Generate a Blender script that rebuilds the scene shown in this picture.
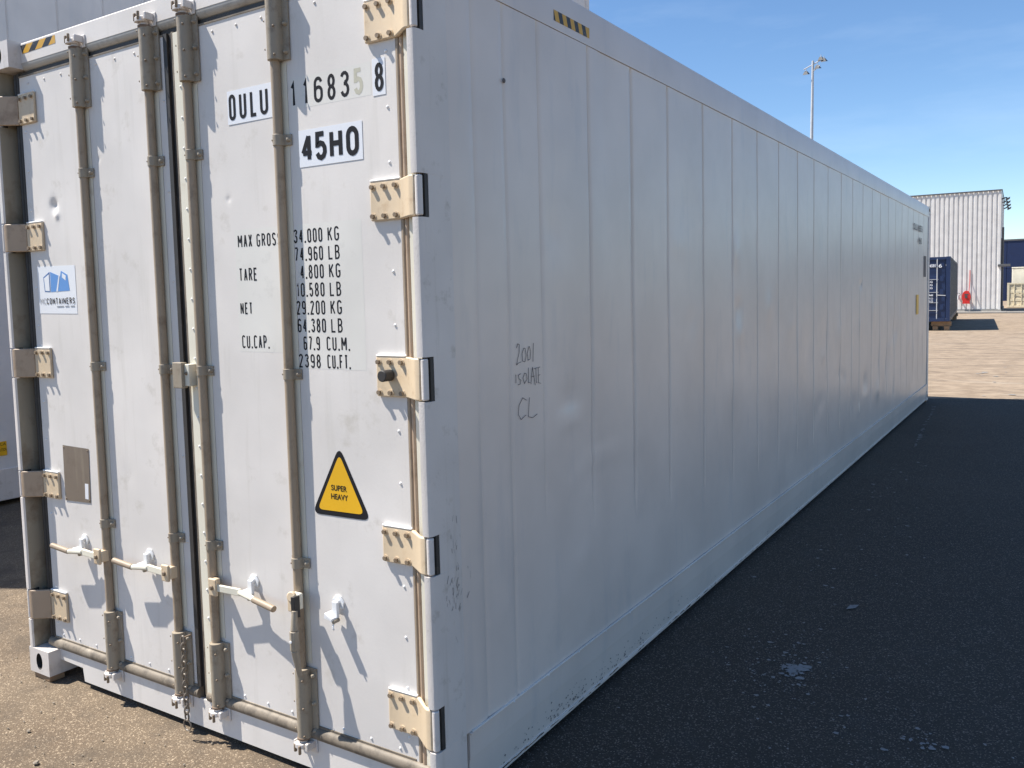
import bpy, bmesh, math, random
from mathutils import Vector, Matrix, noise
R = math.radians
random.seed(7)
for o in list(bpy.data.objects):
    bpy.data.objects.remove(o)
S = bpy.context.scene
C = S.collection

# ------------------------------------------------------------------ camera, light, exposure
cam = bpy.data.cameras.new('camera')
co = bpy.data.objects.new('camera', cam)
C.objects.link(co)
yaw, pitch, roll = 0.564994549, -0.0760850941, -0.0240223098
f = Vector((-math.sin(yaw)*math.cos(pitch), math.cos(yaw)*math.cos(pitch), math.sin(pitch)))
r = Vector((math.cos(yaw), math.sin(yaw), 0)); u = r.cross(f)
r2 = math.cos(roll)*r + math.sin(roll)*u
u2 = -math.sin(roll)*r + math.cos(roll)*u
m = Matrix.Identity(4)
for i in range(3):
    m[i][0] = r2[i]; m[i][1] = u2[i]; m[i][2] = -f[i]
m.translation = Vector((1.65996105, -2.08621873, 1.71853174))
co.matrix_world = m
cam.sensor_width = 36.0; cam.sensor_fit = 'HORIZONTAL'
cam.lens = 857.128/1024*36.0
cam.shift_x = -(516.64-512)/1024.0
cam.shift_y = (361.10-384)/1024.0
cam.clip_end = 3000
cam.clip_start = 0.02
S.camera = co
S.render.resolution_x = 1024; S.render.resolution_y = 768

LIGHT = Vector((2.2, 1.0, -3.85)).normalized()       # direction the sunlight travels
sun = bpy.data.lights.new('sun', 'SUN'); sun.energy = 5.0; sun.angle = R(0.5); sun.color = (1.0, 0.945, 0.86)
so = bpy.data.objects.new('sun', sun); C.objects.link(so)
so.rotation_euler = LIGHT.to_track_quat('-Z', 'Y').to_euler()
so.location = (-10, -6, 30)

W = bpy.data.worlds.new('World'); S.world = W; W.use_nodes = True
nt = W.node_tree; nt.nodes.clear()
out = nt.nodes.new('ShaderNodeOutputWorld'); bg = nt.nodes.new('ShaderNodeBackground')
sky = nt.nodes.new('ShaderNodeTexSky'); sky.sky_type = 'NISHITA'; sky.sun_disc = False
sky.sun_elevation = math.asin(-LIGHT.z)
sky.sun_rotation = math.atan2(-LIGHT.x, -LIGHT.y)    # azimuth of the sun measured from +Y towards +X
sky.air_density = 1.0; sky.dust_density = 0.0; sky.ozone_density = 3.0; sky.altitude = 1000
bg.inputs[1].default_value = 0.098
# faint high cloud veils
tc = nt.nodes.new('ShaderNodeTexCoord'); mp = nt.nodes.new('ShaderNodeMapping')
mp.inputs['Scale'].default_value = (1.0, 1.6, 5.0); mp.inputs['Rotation'].default_value = (0.1, 0.25, 0.4)
nz = nt.nodes.new('ShaderNodeTexNoise'); nz.inputs['Scale'].default_value = 2.3; nz.inputs['Detail'].default_value = 6
nz.inputs['Roughness'].default_value = 0.6
rp = nt.nodes.new('ShaderNodeValToRGB'); rp.color_ramp.elements[0].position = 0.52; rp.color_ramp.elements[1].position = 0.85
rp.color_ramp.elements[1].color = (0.16, 0.16, 0.16, 1)
mx = nt.nodes.new('ShaderNodeMix'); mx.data_type = 'RGBA'
nt.links.new(tc.outputs['Generated'], mp.inputs[0]); nt.links.new(mp.outputs[0], nz.inputs['Vector'])
nt.links.new(nz.outputs[0], rp.inputs[0]); nt.links.new(rp.outputs[0], mx.inputs[0])
nt.links.new(sky.outputs[0], mx.inputs[6]); mx.inputs[7].default_value = (6.5, 7.3, 8.2, 1)
hs = nt.nodes.new('ShaderNodeHueSaturation'); hs.inputs['Saturation'].default_value = 1.10; hs.inputs['Value'].default_value = .98
nt.links.new(mx.outputs[2], hs.inputs['Color']); nt.links.new(hs.outputs[0], bg.inputs[0]); nt.links.new(bg.outputs[0], out.inputs[0])

S.view_settings.view_transform = 'Standard'; S.view_settings.look = 'None'
S.view_settings.exposure = 0.85; S.view_settings.gamma = 1.0
S.view_settings.use_curve_mapping = False
S.render.engine = 'CYCLES'

# ------------------------------------------------------------------ materials
def newmat(name):
    mt = bpy.data.materials.new(name); mt.use_nodes = True
    n = mt.node_tree; b = n.nodes['Principled BSDF']
    return mt, n, b
def noise_node(n, scale, detail=4, rough=0.55, vscale=None, coord='Object', dist=0.0):
    t = n.nodes.new('ShaderNodeTexCoord'); tx = n.nodes.new('ShaderNodeTexNoise')
    tx.inputs['Scale'].default_value = scale; tx.inputs['Detail'].default_value = detail
    tx.inputs['Roughness'].default_value = rough; tx.inputs['Distortion'].default_value = dist
    if vscale:
        mpn = n.nodes.new('ShaderNodeMapping'); mpn.inputs['Scale'].default_value = vscale
        n.links.new(t.outputs[coord], mpn.inputs[0]); n.links.new(mpn.outputs[0], tx.inputs['Vector'])
    else:
        n.links.new(t.outputs[coord], tx.inputs['Vector'])
    return tx.outputs[0]
def ramp(n, src, p0, p1, c0=(0, 0, 0, 1), c1=(1, 1, 1, 1)):
    rr = n.nodes.new('ShaderNodeValToRGB')
    rr.color_ramp.elements[0].position = p0; rr.color_ramp.elements[1].position = p1
    rr.color_ramp.elements[0].color = c0; rr.color_ramp.elements[1].color = c1
    n.links.new(src, rr.inputs[0]); return rr.outputs[0]
def mixc(n, fac, a, b):
    k = n.nodes.new('ShaderNodeMix'); k.data_type = 'RGBA'
    if isinstance(fac, (int, float)): k.inputs[0].default_value = fac
    else: n.links.new(fac, k.inputs[0])
    for v, i in ((a, 6), (b, 7)):
        if isinstance(v, tuple): k.inputs[i].default_value = v if len(v) == 4 else v+(1,)
        else: n.links.new(v, k.inputs[i])
    return k.outputs[2]
def mathn(n, op, a, b=None):
    k = n.nodes.new('ShaderNodeMath'); k.operation = op
    for v, i in ((a, 0), (b, 1)):
        if v is None: continue
        if isinstance(v, (int, float)): k.inputs[i].default_value = v
        else: n.links.new(v, k.inputs[i])
    return k.outputs[0]
def bump(n, b, h, strength, dist):
    k = n.nodes.new('ShaderNodeBump'); k.inputs['Strength'].default_value = strength
    k.inputs['Distance'].default_value = dist
    n.links.new(h, k.inputs['Height']); n.links.new(k.outputs[0], b.inputs['Normal'])
def paint(name, base, dirt=None, amount=0.5, rough=0.42, scale=9.0, streak=None, spec=0.5, bmp=0.0, fine=60.0, var=0.08):
    """painted metal: broad tone variation, dirt blotches with their own outline, optional run-down streaks"""
    mt, n, b = newmat(name)
    v = noise_node(n, 2.2, 3)
    dark = tuple(c*(1-var) for c in base); lite = tuple(min(1, c*(1+var*.6)) for c in base)
    col = mixc(n, ramp(n, v, .35, .65), dark, lite)
    if dirt:
        d1 = ramp(n, noise_node(n, scale, 8, 0.68), .62-.22*amount, .74-.1*amount)
        col = mixc(n, mathn(n, 'MULTIPLY', d1, min(1, .35+amount*.6)), col, dirt)
    if streak:
        s1 = ramp(n, noise_node(n, 5.0, 6, .6, vscale=(streak[3], streak[3], .35)), .56, .75)
        col = mixc(n, mathn(n, 'MULTIPLY', s1, streak[4]), col, streak[:3])
    n.links.new(col, b.inputs['Base Color'])
    rr = noise_node(n, 14, 4)
    rg = mathn(n, 'ADD', mathn(n, 'MULTIPLY', rr, .16), rough-.08)
    n.links.new(rg, b.inputs['Roughness'])
    b.inputs['Specular IOR Level'].default_value = spec
    if bmp > 0: bump(n, b, noise_node(n, fine, 3), bmp, .002)
    return mt
M = {}
M['door'] = paint('door_paint', (.715, .675, .635), (.42, .38, .31), .12, .5, 7, streak=(.45, .42, .36, 4.0, .22), bmp=.12, fine=90, spec=.35)
M['side'] = paint('side_paint', (.70, .625, .565), (.57, .52, .475), .08, .33, 2, streak=(.46, .46, .47, 1.6, .35), bmp=.05, fine=50, var=.06)
M['frame'] = paint('frame_paint', (.67, .62, .58), (.30, .26, .20), .25, .45, 12, streak=(.38, .34, .27, 5.0, .3), bmp=.3, fine=110)
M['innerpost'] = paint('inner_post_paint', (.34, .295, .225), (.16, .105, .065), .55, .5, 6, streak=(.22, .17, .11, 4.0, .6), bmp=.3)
M['tan'] = paint('tan_hinge_paint', (.64, .505, .345), (.42, .28, .155), .35, .5, 18, streak=(.5, .36, .2, 9.0, .4), bmp=.15, fine=80)
M['tanrod'] = paint('aged_rod_paint', (.345, .268, .190), (.17, .115, .07), .45, .5, 16, streak=(.25, .19, .13, 6.0, .5), bmp=.2)
M['sleeve'] = paint('grey_beige_sleeve_paint', (.325, .275, .208), (.16, .115, .075), .45, .5, 22, streak=(.27, .2, .14, 6.0, .35), bmp=.3)
M['old'] = paint('old_cream_paint', (.74, .70, .58), (.55, .46, .33), .15, .5, 12)
M['armbrown'] = paint('worn_shaded_brown_paint', (.42, .31, .215), (.2, .125, .075), .5, .5, 10)
M['bolt'] = paint('rusty_bolt_steel', (.24, .18, .12), (.12, .07, .04), .6, .6, 60)
M['rust'] = paint('rusty_steel', (.20, .135, .09), (.09, .05, .03), .6, .75, 30, bmp=.5)
M['whitec'] = paint('white_catch_paint', (.78, .78, .78), (.35, .3, .24), .15, .4, 40)
M['gasket'] = paint('dark_rubber_and_recess', (.035, .032, .03), (.10, .085, .07), .3, .6, 20)
M['gasketb'] = paint('dirty_brown_gasket', (.20, .165, .125), (.055, .045, .035), .65, .6, 14, streak=(.42, .36, .28, 3.0, .6))
M['steel'] = paint('dull_rusted_chain', (.17, .14, .11), (.11, .075, .045), .4, .45, 90)
M['black'] = paint('black_decal', (.014, .014, .017), None, 0, .6, spec=.2)
M['ghost'] = paint('faded_cream_lettering', (.50, .48, .38), (.30, .28, .22), .4, .6, 60)
M['sticker'] = paint('white_sticker', (.76, .77, .80), None, 0, .35, var=.02)
M['blueink'] = paint('blue_sticker_print', (.11, .28, .62), None, 0, .4)
M['blueink_dark'] = paint('dark_blue_sticker_print', (.05, .14, .36), None, 0, .4)
M['grayink'] = paint('grey_sticker_print', (.30, .31, .34), None, 0, .4)
M['yellow'] = paint('yellow_sticker', (.80, .44, .012), (.5, .3, .03), .1, .4, 40)
M['plate'] = paint('tarnished_brown_plate', (.185, .145, .11), (.12, .085, .06), .35, .55, 14, streak=(.32, .27, .2, 4.0, .5))
M['ink'] = paint('marker_ink', (.035, .035, .05), None, 0, .6)
M['grimy'] = paint('scuff_grime', (.13, .12, .12), None, 0, .7)
M['silver'] = paint('galvanised_mast', (.50, .51, .53), None, 0, .45)
M['lampdark'] = paint('dark_floodlight', (.06, .065, .07), None, 0, .4)
M['wood'] = paint('weathered_dunnage', (.30, .19, .11), (.12, .08, .05), .4, .8, 20)
M['concrete'] = paint('weathered_concrete', (.33, .31, .28), (.2, .18, .15), .3, .8, 2)
M['navy'] = paint('navy_container_paint', (.011, .027, .085), (.05, .05, .06), .15, .4, 3)
M['navy_side'] = paint('navy_corrugated_paint', (.014, .020, .045), (.05, .045, .045), .2, .45, 3)
M['navyb'] = paint('blue_cladding', (.006, .018, .07), None, 0, .5)
M['cream'] = paint('cream_container_paint', (.76, .72, .60), (.5, .42, .3), .15, .5, 3)
M['creamd'] = paint('worn_cream_doors', (.72, .65, .48), (.3, .2, .12), .4, .55, 4)
M['clad'] = paint('light_grey_cladding', (.70, .68, .655), (.5, .48, .45), .15, .5, .6)
M['trim'] = paint('dark_grey_trim', (.10, .10, .105), None, 0, .5)
M['red'] = paint('red_enamel', (.55, .03, .025), (.3, .02, .02), .2, .35, 6)
M['tierA'] = paint('pale_grey_reefer_paint', (.70, .67, .65), (.5, .47, .44), .1, .42, 2, streak=(.54, .54, .55, 1.2, .5))
M['tierB'] = paint('lighter_grey_reefer_paint', (.71, .68, .66), (.5, .47, .44), .1, .42, 2, streak=(.57, .57, .58, 1.2, .5))
def stripemat(name, ax, period, off, slant):
    mt, n, b = newmat(name)
    t = n.nodes.new('ShaderNodeTexCoord'); sp = n.nodes.new('ShaderNodeSeparateXYZ'); n.links.new(t.outputs['Object'], sp.inputs[0])
    s = mathn(n, 'ADD', sp.outputs[ax], mathn(n, 'MULTIPLY', sp.outputs[2], slant))
    s = mathn(n, 'FRACT', mathn(n, 'DIVIDE', mathn(n, 'ADD', s, off), period))
    fz = mathn(n, 'GREATER_THAN', s, .5)
    col = mixc(n, fz, (.62, .34, .03), (.022, .022, .026))
    col = mixc(n, mathn(n, 'MULTIPLY', ramp(n, noise_node(n, 30, 5), .55, .7), .35), col, (.42, .38, .32))
    n.links.new(col, b.inputs['Base Color']); b.inputs['Roughness'].default_value = .5
    return mt
M['stripe_front'] = stripemat('hazard_stripe_front', 0, .105, .035, -1.1)
M['stripe_side'] = stripemat('hazard_stripe_side', 1, .0645, .032, .35)

def ground_mat(name, kind):
    mt, n, b = newmat(name)
    fine = noise_node(n, 120, 6, .75)
    t = n.nodes.new('ShaderNodeTexCoord')
    vo = n.nodes.new('ShaderNodeTexVoronoi'); vo.inputs['Scale'].default_value = 210; vo.inputs['Randomness'].default_value = 1
    n.links.new(t.outputs['Object'], vo.inputs['Vector'])
    cellcol = n.nodes.new('ShaderNodeSeparateColor'); n.links.new(vo.outputs['Color'], cellcol.inputs[0])
    big = noise_node(n, .45, 6, .6, dist=.4); mid = noise_node(n, 3.2, 7, .66, dist=.3)
    tracks = noise_node(n, 1.0, 5, .6, vscale=(.25, 1.6, 1))
    if kind == 'asphalt':  # tones kept dark to stand in for the container's shade
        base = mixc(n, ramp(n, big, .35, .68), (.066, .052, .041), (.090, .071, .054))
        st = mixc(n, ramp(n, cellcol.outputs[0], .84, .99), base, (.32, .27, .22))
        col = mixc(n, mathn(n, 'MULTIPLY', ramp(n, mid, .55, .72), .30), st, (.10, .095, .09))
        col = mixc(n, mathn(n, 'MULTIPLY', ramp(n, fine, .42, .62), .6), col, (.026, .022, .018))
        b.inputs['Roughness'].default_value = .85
    else:
        base = mixc(n, ramp(n, big, .36, .64), (.135, .098, .066), (.190, .145, .100))
        st = mixc(n, ramp(n, cellcol.outputs[0], .80, 1.0), base, (.44, .35, .25))
        col = mixc(n, mathn(n, 'MULTIPLY', ramp(n, mid, .46, .62), .6), st, (.095, .075, .056))
        col = mixc(n, mathn(n, 'MULTIPLY', ramp(n, fine, .46, .66), .55), col, (.060, .050, .040))
        col = mixc(n, mathn(n, 'MULTIPLY', ramp(n, tracks, .56, .70), .35), col, (.085, .072, .06))
        # paler trodden dust farther up the yard
        sp = n.nodes.new('ShaderNodeSeparateXYZ'); n.links.new(t.outputs['Object'], sp.inputs[0])
        yy = mathn(n, 'ADD', sp.outputs[1], mathn(n, 'MULTIPLY', big, 2.0))
        far = ramp(n, mathn(n, 'DIVIDE', yy, 30.0), .37, .44)
        dust = mixc(n, ramp(n, mid, .38, .64), (.23, .175, .125), (.335, .262, .19))
        dust = mixc(n, mathn(n, 'MULTIPLY', ramp(n, tracks, .58, .72), .45), dust, (.46, .41, .34))
        dust = mixc(n, mathn(n, 'MULTIPLY', ramp(n, noise_node(n, 1.7, 7, .7, vscale=(.3, 1.2, 1)), .50, .64), .7), dust, (.13, .10, .075))
        col = mixc(n, far, col, dust)
        b.inputs['Roughness'].default_value = .9
    b.inputs['Specular IOR Level'].default_value = .25
    n.links.new(col, b.inputs['Base Color'])
    hh = mathn(n, 'ADD', mathn(n, 'MULTIPLY', vo.outputs['Distance'], -.9), mathn(n, 'MULTIPLY', fine, 1.1))
    bump(n, b, hh, .6, .0035)
    return mt
M['asphalt'] = ground_mat('shade_darkened_asphalt', 'asphalt'); M['yard'] = ground_mat('dusty_asphalt', 'yard')
M['fleck'] = paint('dried_white_spill', (.27, .26, .25), (.15, .14, .14), .5, .8, 40)
M['stone'] = paint('small_stones', (.24, .20, .155), (.36, .31, .25), .4, .85, 90)

# ------------------------------------------------------------------ mesh helpers
class MB:
    def __init__(s): s.v = []; s.f = []; s.m = []; s.mats = []
    def mi(s, mat):
        if mat not in s.mats: s.mats.append(mat)
        return s.mats.index(mat)
    def add(s, vs, fs, mat):
        o = len(s.v); s.v += [tuple(x) for x in vs]; k = s.mi(mat)
        for q in fs: s.f.append(tuple(i+o for i in q)); s.m.append(k)
        return s
    def box(s, a, b, mat):
        x0, y0, z0 = a; x1, y1, z1 = b
        return s.add([(x0, y0, z0), (x1, y0, z0), (x1, y1, z0), (x0, y1, z0), (x0, y0, z1), (x1, y0, z1), (x1, y1, z1), (x0, y1, z1)],
                     [(0, 3, 2, 1), (4, 5, 6, 7), (0, 1, 5, 4), (1, 2, 6, 5), (2, 3, 7, 6), (3, 0, 4, 7)], mat)
    def tube(s, p, q, r0, mat, r1=None, n=14, caps=True):
        p, q = Vector(p), Vector(q); r1 = r0 if r1 is None else r1
        d = (q-p).normalized(); a = d.orthogonal().normalized(); b = d.cross(a)
        vs = []
        for c, rr in ((p, r0), (q, r1)):
            for i in range(n):
                t = 2*math.pi*i/n; vs.append(c+a*math.cos(t)*rr+b*math.sin(t)*rr)
        fs = [(i, (i+1) % n, n+(i+1) % n, n+i) for i in range(n)]
        if caps: fs += [tuple(range(n-1, -1, -1)), tuple(range(n, 2*n))]
        return s.add(vs, fs, mat)
    def path(s, pts, r0, mat, n=8):
        for a, b in zip(pts[:-1], pts[1:]): s.tube(a, b, r0, mat, n=n)
        return s
    def prism(s, poly, axis, a, b, mat):
        """polygon (2-D, counter-clockwise) swept along axis from a to b; for z the pair is (x,y), for x (y,z), for y (x,z)"""
        def P(u_, v_, w): return {'z': (u_, v_, w), 'x': (w, u_, v_), 'y': (u_, w, v_)}[axis]
        n = len(poly); vs = [P(*c, a) for c in poly]+[P(*c, b) for c in poly]
        fs = [(i, (i+1) % n, n+(i+1) % n, n+i) for i in range(n)]+[tuple(range(n-1, -1, -1)), tuple(range(n, 2*n))]
        return s.add(vs, fs, mat)
    def dome(s, c, rad, d, mat, n=8, flat=.6):
        """small rivet or bolt head on a plane, d = outward direction"""
        c = Vector(c); d = Vector(d).normalized(); a = d.orthogonal().normalized(); b = d.cross(a); vs = []
        for k, (rr, h) in enumerate(((1, 0), (.85, flat*.6), (.45, flat))):
            for i in range(n):
                t = 2*math.pi*i/n; vs.append(c+(a*math.cos(t)+b*math.sin(t))*rr*rad+d*h*rad)
        fs = [(k*n+i, k*n+(i+1) % n, (k+1)*n+(i+1) % n, (k+1)*n+i) for k in range(2) for i in range(n)]+[tuple(2*n+i for i in range(n))]
        return s.add(vs, fs, mat)
    def build(s, name, parent=None, bevel=0, ang=35, smooth=True):
        me = bpy.data.meshes.new(name); me.from_pydata(s.v, [], s.f)
        for k in s.mats: me.materials.append(M[k])
        for p, k in zip(me.polygons, s.m): p.material_index = k; p.use_smooth = smooth
        bm = bmesh.new(); bm.from_mesh(me); bmesh.ops.recalc_face_normals(bm, faces=bm.faces); bm.to_mesh(me); bm.free()
        if smooth: me.set_sharp_from_angle(angle=R(ang))
        o = bpy.data.objects.new(name, me); C.objects.link(o)
        if parent: o.parent = parent
        if bevel:
            b = o.modifiers.new('bevel', 'BEVEL'); b.width = bevel; b.segments = 2; b.limit_method = 'ANGLE'; b.angle_limit = R(40)
        return o
def empty(name, loc, label, cat, group=None, rz=0):
    o = bpy.data.objects.new(name, None); C.objects.link(o); o.location = loc; o.rotation_euler = (0, 0, rz)
    o.empty_display_size = .2; o['label'] = label; o['category'] = cat
    if group: o['group'] = group
    return o
def tag(o, label, cat, group=None):
    o['label'] = label; o['category'] = cat
    if group: o['group'] = group
    return o
def struct(o, kind='structure'): o['kind'] = kind; return o
def heightgrid(name, us, vs, fn, mat, parent, extra=None):
    """sheet over (u,v) with position fn(u,v)"""
    nu, nv = len(us), len(vs)
    vv = [fn(a, b) for a in us for b in vs]
    ff = [(i*nv+j, (i+1)*nv+j, (i+1)*nv+j+1, i*nv+j+1) for i in range(nu-1) for j in range(nv-1)]
    me = bpy.data.meshes.new(name); me.from_pydata(vv, [], ff); me.materials.append(M[mat])
    for p in me.polygons: p.use_smooth = True
    if extra:
        bm = bmesh.new(); bm.from_mesh(me); base = len(me.materials)
        for k in extra.mats: me.materials.append(M[k])
        vl = [bm.verts.new(q) for q in extra.v]
        for q, k in zip(extra.f, extra.m):
            fa = bm.faces.new([vl[i] for i in q]); fa.material_index = base+k; fa.smooth = True
        bm.to_mesh(me); bm.free()
    o = bpy.data.objects.new(name, me); C.objects.link(o); o.parent = parent
    return o
def lettering(txt, x0, x1, z0, z1, Y, mat, parent, name='lettering', face='front', weight=0.0, shear=0.0, thick=.0006, spacing=1.0):
    """text converted to a thin mesh decal fitted to the rectangle"""
    cu = bpy.data.curves.new('t', 'FONT'); cu.body = txt; cu.offset = weight; cu.resolution_u = 4; cu.shear = shear
    cu.space_character = spacing
    to = bpy.data.objects.new('t', cu); C.objects.link(to)
    dg = bpy.context.evaluated_depsgraph_get(); me = bpy.data.meshes.new_from_object(to.evaluated_get(dg))
    bpy.data.objects.remove(to)
    xs = [v.co.x for v in me.vertices]; ys = [v.co.y for v in me.vertices]
    a, b, c, d = min(xs), max(xs), min(ys), max(ys)
    for v in me.vertices:
        s_ = (v.co.x-a)/(b-a); t_ = (v.co.y-c)/(d-c)
        px = x0+(x1-x0)*s_; pz = z0+(z1-z0)*t_
        v.co = (px, Y, pz) if face == 'front' else (Y, px, pz)
    me.materials.clear(); me.materials.append(M[mat])
    me.name = name
    o = bpy.data.objects.new(name, me); C.objects.link(o); o.parent = parent
    return o
def frange(a, b, n): return [a+(b-a)*i/(n-1) for i in range(n)]

# ------------------------------------------------------------------ ground
GZ = -0.03
def disc_ground():
    mb = MB(); mb.add([(-1500, -1500, GZ), (1500, -1500, GZ), (1500, 1500, GZ), (-1500, 1500, GZ)], [(0, 1, 2, 3)], 'yard')
    return struct(mb.build('ground', smooth=False))
disc_ground()
# asphalt sheet along the container, coloured darker to deepen its shadow; uneven edge
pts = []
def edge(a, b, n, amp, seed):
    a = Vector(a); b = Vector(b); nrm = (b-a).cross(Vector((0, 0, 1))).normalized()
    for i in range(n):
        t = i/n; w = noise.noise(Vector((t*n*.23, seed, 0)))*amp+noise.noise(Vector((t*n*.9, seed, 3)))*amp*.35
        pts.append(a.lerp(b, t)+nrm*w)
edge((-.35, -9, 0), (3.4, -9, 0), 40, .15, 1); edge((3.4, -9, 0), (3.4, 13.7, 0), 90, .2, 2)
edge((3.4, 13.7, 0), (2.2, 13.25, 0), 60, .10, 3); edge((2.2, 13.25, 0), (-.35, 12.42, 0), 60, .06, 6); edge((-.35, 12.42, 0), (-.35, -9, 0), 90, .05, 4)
me = bpy.data.meshes.new('shade_dark_ground'); bm = bmesh.new()
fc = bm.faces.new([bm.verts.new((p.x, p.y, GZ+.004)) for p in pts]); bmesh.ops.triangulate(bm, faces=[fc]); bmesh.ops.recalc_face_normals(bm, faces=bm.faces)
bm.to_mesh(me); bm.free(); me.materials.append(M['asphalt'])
o = bpy.data.objects.new('shade_dark_ground', me); C.objects.link(o); struct(o)

def blob(mb, x, y, rad, z, mat, rng, n=9):
    ph = rng.random()*9; el = rng.uniform(.5, 1.6)
    vs = []
    for i in range(n):
        t = 2*math.pi*i/n; rr = rad*(1+.55*noise.noise(Vector((math.cos(t)*1.7+ph, math.sin(t)*1.7, ph))) + rng.uniform(-.2, .2))
        vs.append((x+math.cos(t)*rr*el, y+math.sin(t)*rr, z))
    mb.add(vs, [tuple(range(n))], mat)
rng = random.Random(3)
mb = MB(); zz = GZ+.008
k = 0
def fleck_cluster(cx, cy, sx, sy, n, rmin, rmax, drift=0):
    global k
    for i in range(n):
        gx, gy = rng.gauss(0, 1), rng.gauss(0, 1); k += 1
        blob(mb, cx+gx*sx+gy*drift, cy+gy*sy, rmin+(rmax-rmin)*rng.random()**4, zz+.00002*(k % 60), 'fleck', rng)
fleck_cluster(.66, 1.80, .03, .04, 60, .004, .022)
fleck_cluster(.665, 1.77, .010, .012, 14, .008, .018)
fleck_cluster(.60, 1.82, .13, .20, 330, .0015, .0085)
fleck_cluster(.45, 2.1, .15, .3, 90, .0015, .005)
fleck_cluster(1.1, 1.42, .2, .12, 75, .0015, .010)
fleck_cluster(1.26, 1.39, .03, .012, 10, .006, .014)
fleck_cluster(1.0, 1.35, .25, .2, 60, .001, .005)
fleck_cluster(.55, 3.8, .25, .8, 120, .0015, .011)
fleck_cluster(.9, 2.2, .5, .9, 90, .0012, .004)
fleck_cluster(.45, 6.0, .10, .7, 70, .003, .014)
for i in range(60):
    t = rng.random(); blob(mb, .36-.19*t+rng.gauss(0, .008), 8.0+3.5*t, .004+.012*rng.random(), zz+.0015, 'fleck', rng)
mb.add([(.715, 2.68, zz+.003), (.755, 2.72, zz+.003), (.765, 2.78, zz+.004), (.722, 2.755, zz+.004)], [(0, 1, 2, 3)], 'fleck')
for i in range(70):
    blob(mb, rng.uniform(.3, 4), rng.uniform(12.9, 20), rng.uniform(.01, .05), zz+.002, 'fleck', rng)
o = struct(mb.build('dried_spill_flecks', smooth=False), 'stuff')

mb = MB(); rng = random.Random(11)
def pebble(x, y, s_):
    n = 6; vs = []; a0 = rng.random()*6
    for h, q in ((0, .8), (.35, 1), (.75, .6)):
        for i in range(n):
            t = a0+2*math.pi*i/n; rr = s_*q*rng.uniform(.75, 1.2); vs.append((x+math.cos(t)*rr, y+math.sin(t)*rr*.8, GZ+.004+s_*h))
    fs = [(a*n+i, a*n+(i+1) % n, (a+1)*n+(i+1) % n, (a+1)*n+i) for a in range(2) for i in range(n)]+[tuple(2*n+i for i in range(n))]
    mb.add(vs, fs, 'stone')
for i in range(1500):
    x = rng.uniform(-4.2, -.2); y = rng.uniform(-1.6, .9)
    if y > .02 and x > -2.45: continue
    pebble(x, y, .0015+.0045*rng.random()**3)
for i in range(500): pebble(rng.uniform(.05, 2.6), rng.uniform(-.6, 6), .0015+.003*rng.random()**3)
for q in ((-1.62, -.42, .014), (-1.48, -.45, .02), (-1.9, -.30, .010), (-2.2, -.5, .009)): pebble(*q)
struct(mb.build('gravel', smooth=False), 'stuff')

# ------------------------------------------------------------------ the reefer container
WD, L, H = 2.438, 12.192, 2.896
YD = .065                                    # door skin plane
cont = empty('refrigerated_container', (0, 0, 0), 'long light grey refrigerated container with tan hinges and locking rods, filling the photo', 'shipping container')

HZ = [(2.538, 2.668), (1.972, 2.098), (1.397, 1.530), (.838, .960), (.256, .394)]   # hinge heights, top to bottom

def side_depth(y, z):
    d = 0.0
    ribs = [.30, .491, .724, 1.13, 1.56]+[1.985+.5015*i for i in range(20)]
    for i, c in enumerate(ribs):
        if i == 15 and z < 1.745: c -= .13
        t = abs(y-c)
        if t < .03:
            g = max(0, 1-t/.0095)
            lo = .38+.5*math.exp(-max(0, y-.7)*.45) if i >= 2 else .1
            fade = min(1, max(0, (z-lo)/.16))*min(1, max(0, (2.735-z)/.01))
            amp = .0125 if i >= 4 else (.004, .005, .006, .0085)[i]
            d -= g*amp*fade
    if 6.865 < y < 7.005 and abs(z-1.745) < .006: d -= .008
    # oil-canning and knocks
    d += noise.noise(Vector((y*.9, z*.6, 4)))*.0035+noise.noise(Vector((y*2.6, z*1.3, 9)))*.0022+noise.noise(Vector((y*5, z*4, 2)))*.0006
    for (cy, cz, sy, sz, a) in DENTS:
        e = ((y-cy)/sy)**2+((z-cz)/sz)**2
        if e < 9: d += a*(2.1 if abs(a) > .0029 else 1.8)*math.exp(-e)
    # long shallow crease sagging across three bays
    zc = 1.02-.16*math.exp(-((y-.75)/.25)**2)-.02*math.sin(y*5); t = (z-zc)/.018
    if .62 < y < 1.75 and abs(t) < 4: d += .0055*math.exp(-t*t)*math.sin(math.pi*(y-.62)/1.13)
    if y < .6: d += .0025*math.sin(y*34)*math.exp(-((y-.25)/.2)**2)*min(1, (2.8-z)*3)
    if y > 1.25: d -= .0035*min(1, max(0, (2.737-z)/.003))
    edge_ = min(1, (y-.0)/.05, (12.12-y)/.06)
    return d*max(0, min(1, edge_))
rng = random.Random(5)
DENTS = [(.93, 1.29, .06, .05, -.006), (.93, 1.22, .07, .03, .005), (.80, 1.95, .03, .09, -.004), (.78, 1.9, .02, .03, .003), (1.03, .62, .025, .035, .006), (1.08, .36, .02, .02, .007),
         (2.3, 1.55, .03, .05, -.004), (3.05, 1.95, .05, .10, .006), (3.1, 1.6, .05, .05, -.008), (3.12, 1.45, .05, .03, .007), (3.75, 1.6, .06, .08, .005),
         (5.35, 1.15, .05, .04, .009), (6.15, .9, .05, .04, -.007), (4.35, 1.45, .04, .05, .005), (7.2, .75, .10, .12, -.010), (7.9, .6, .09, .09, .010), (8.5, .8, .1, .2, -.007)]
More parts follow.
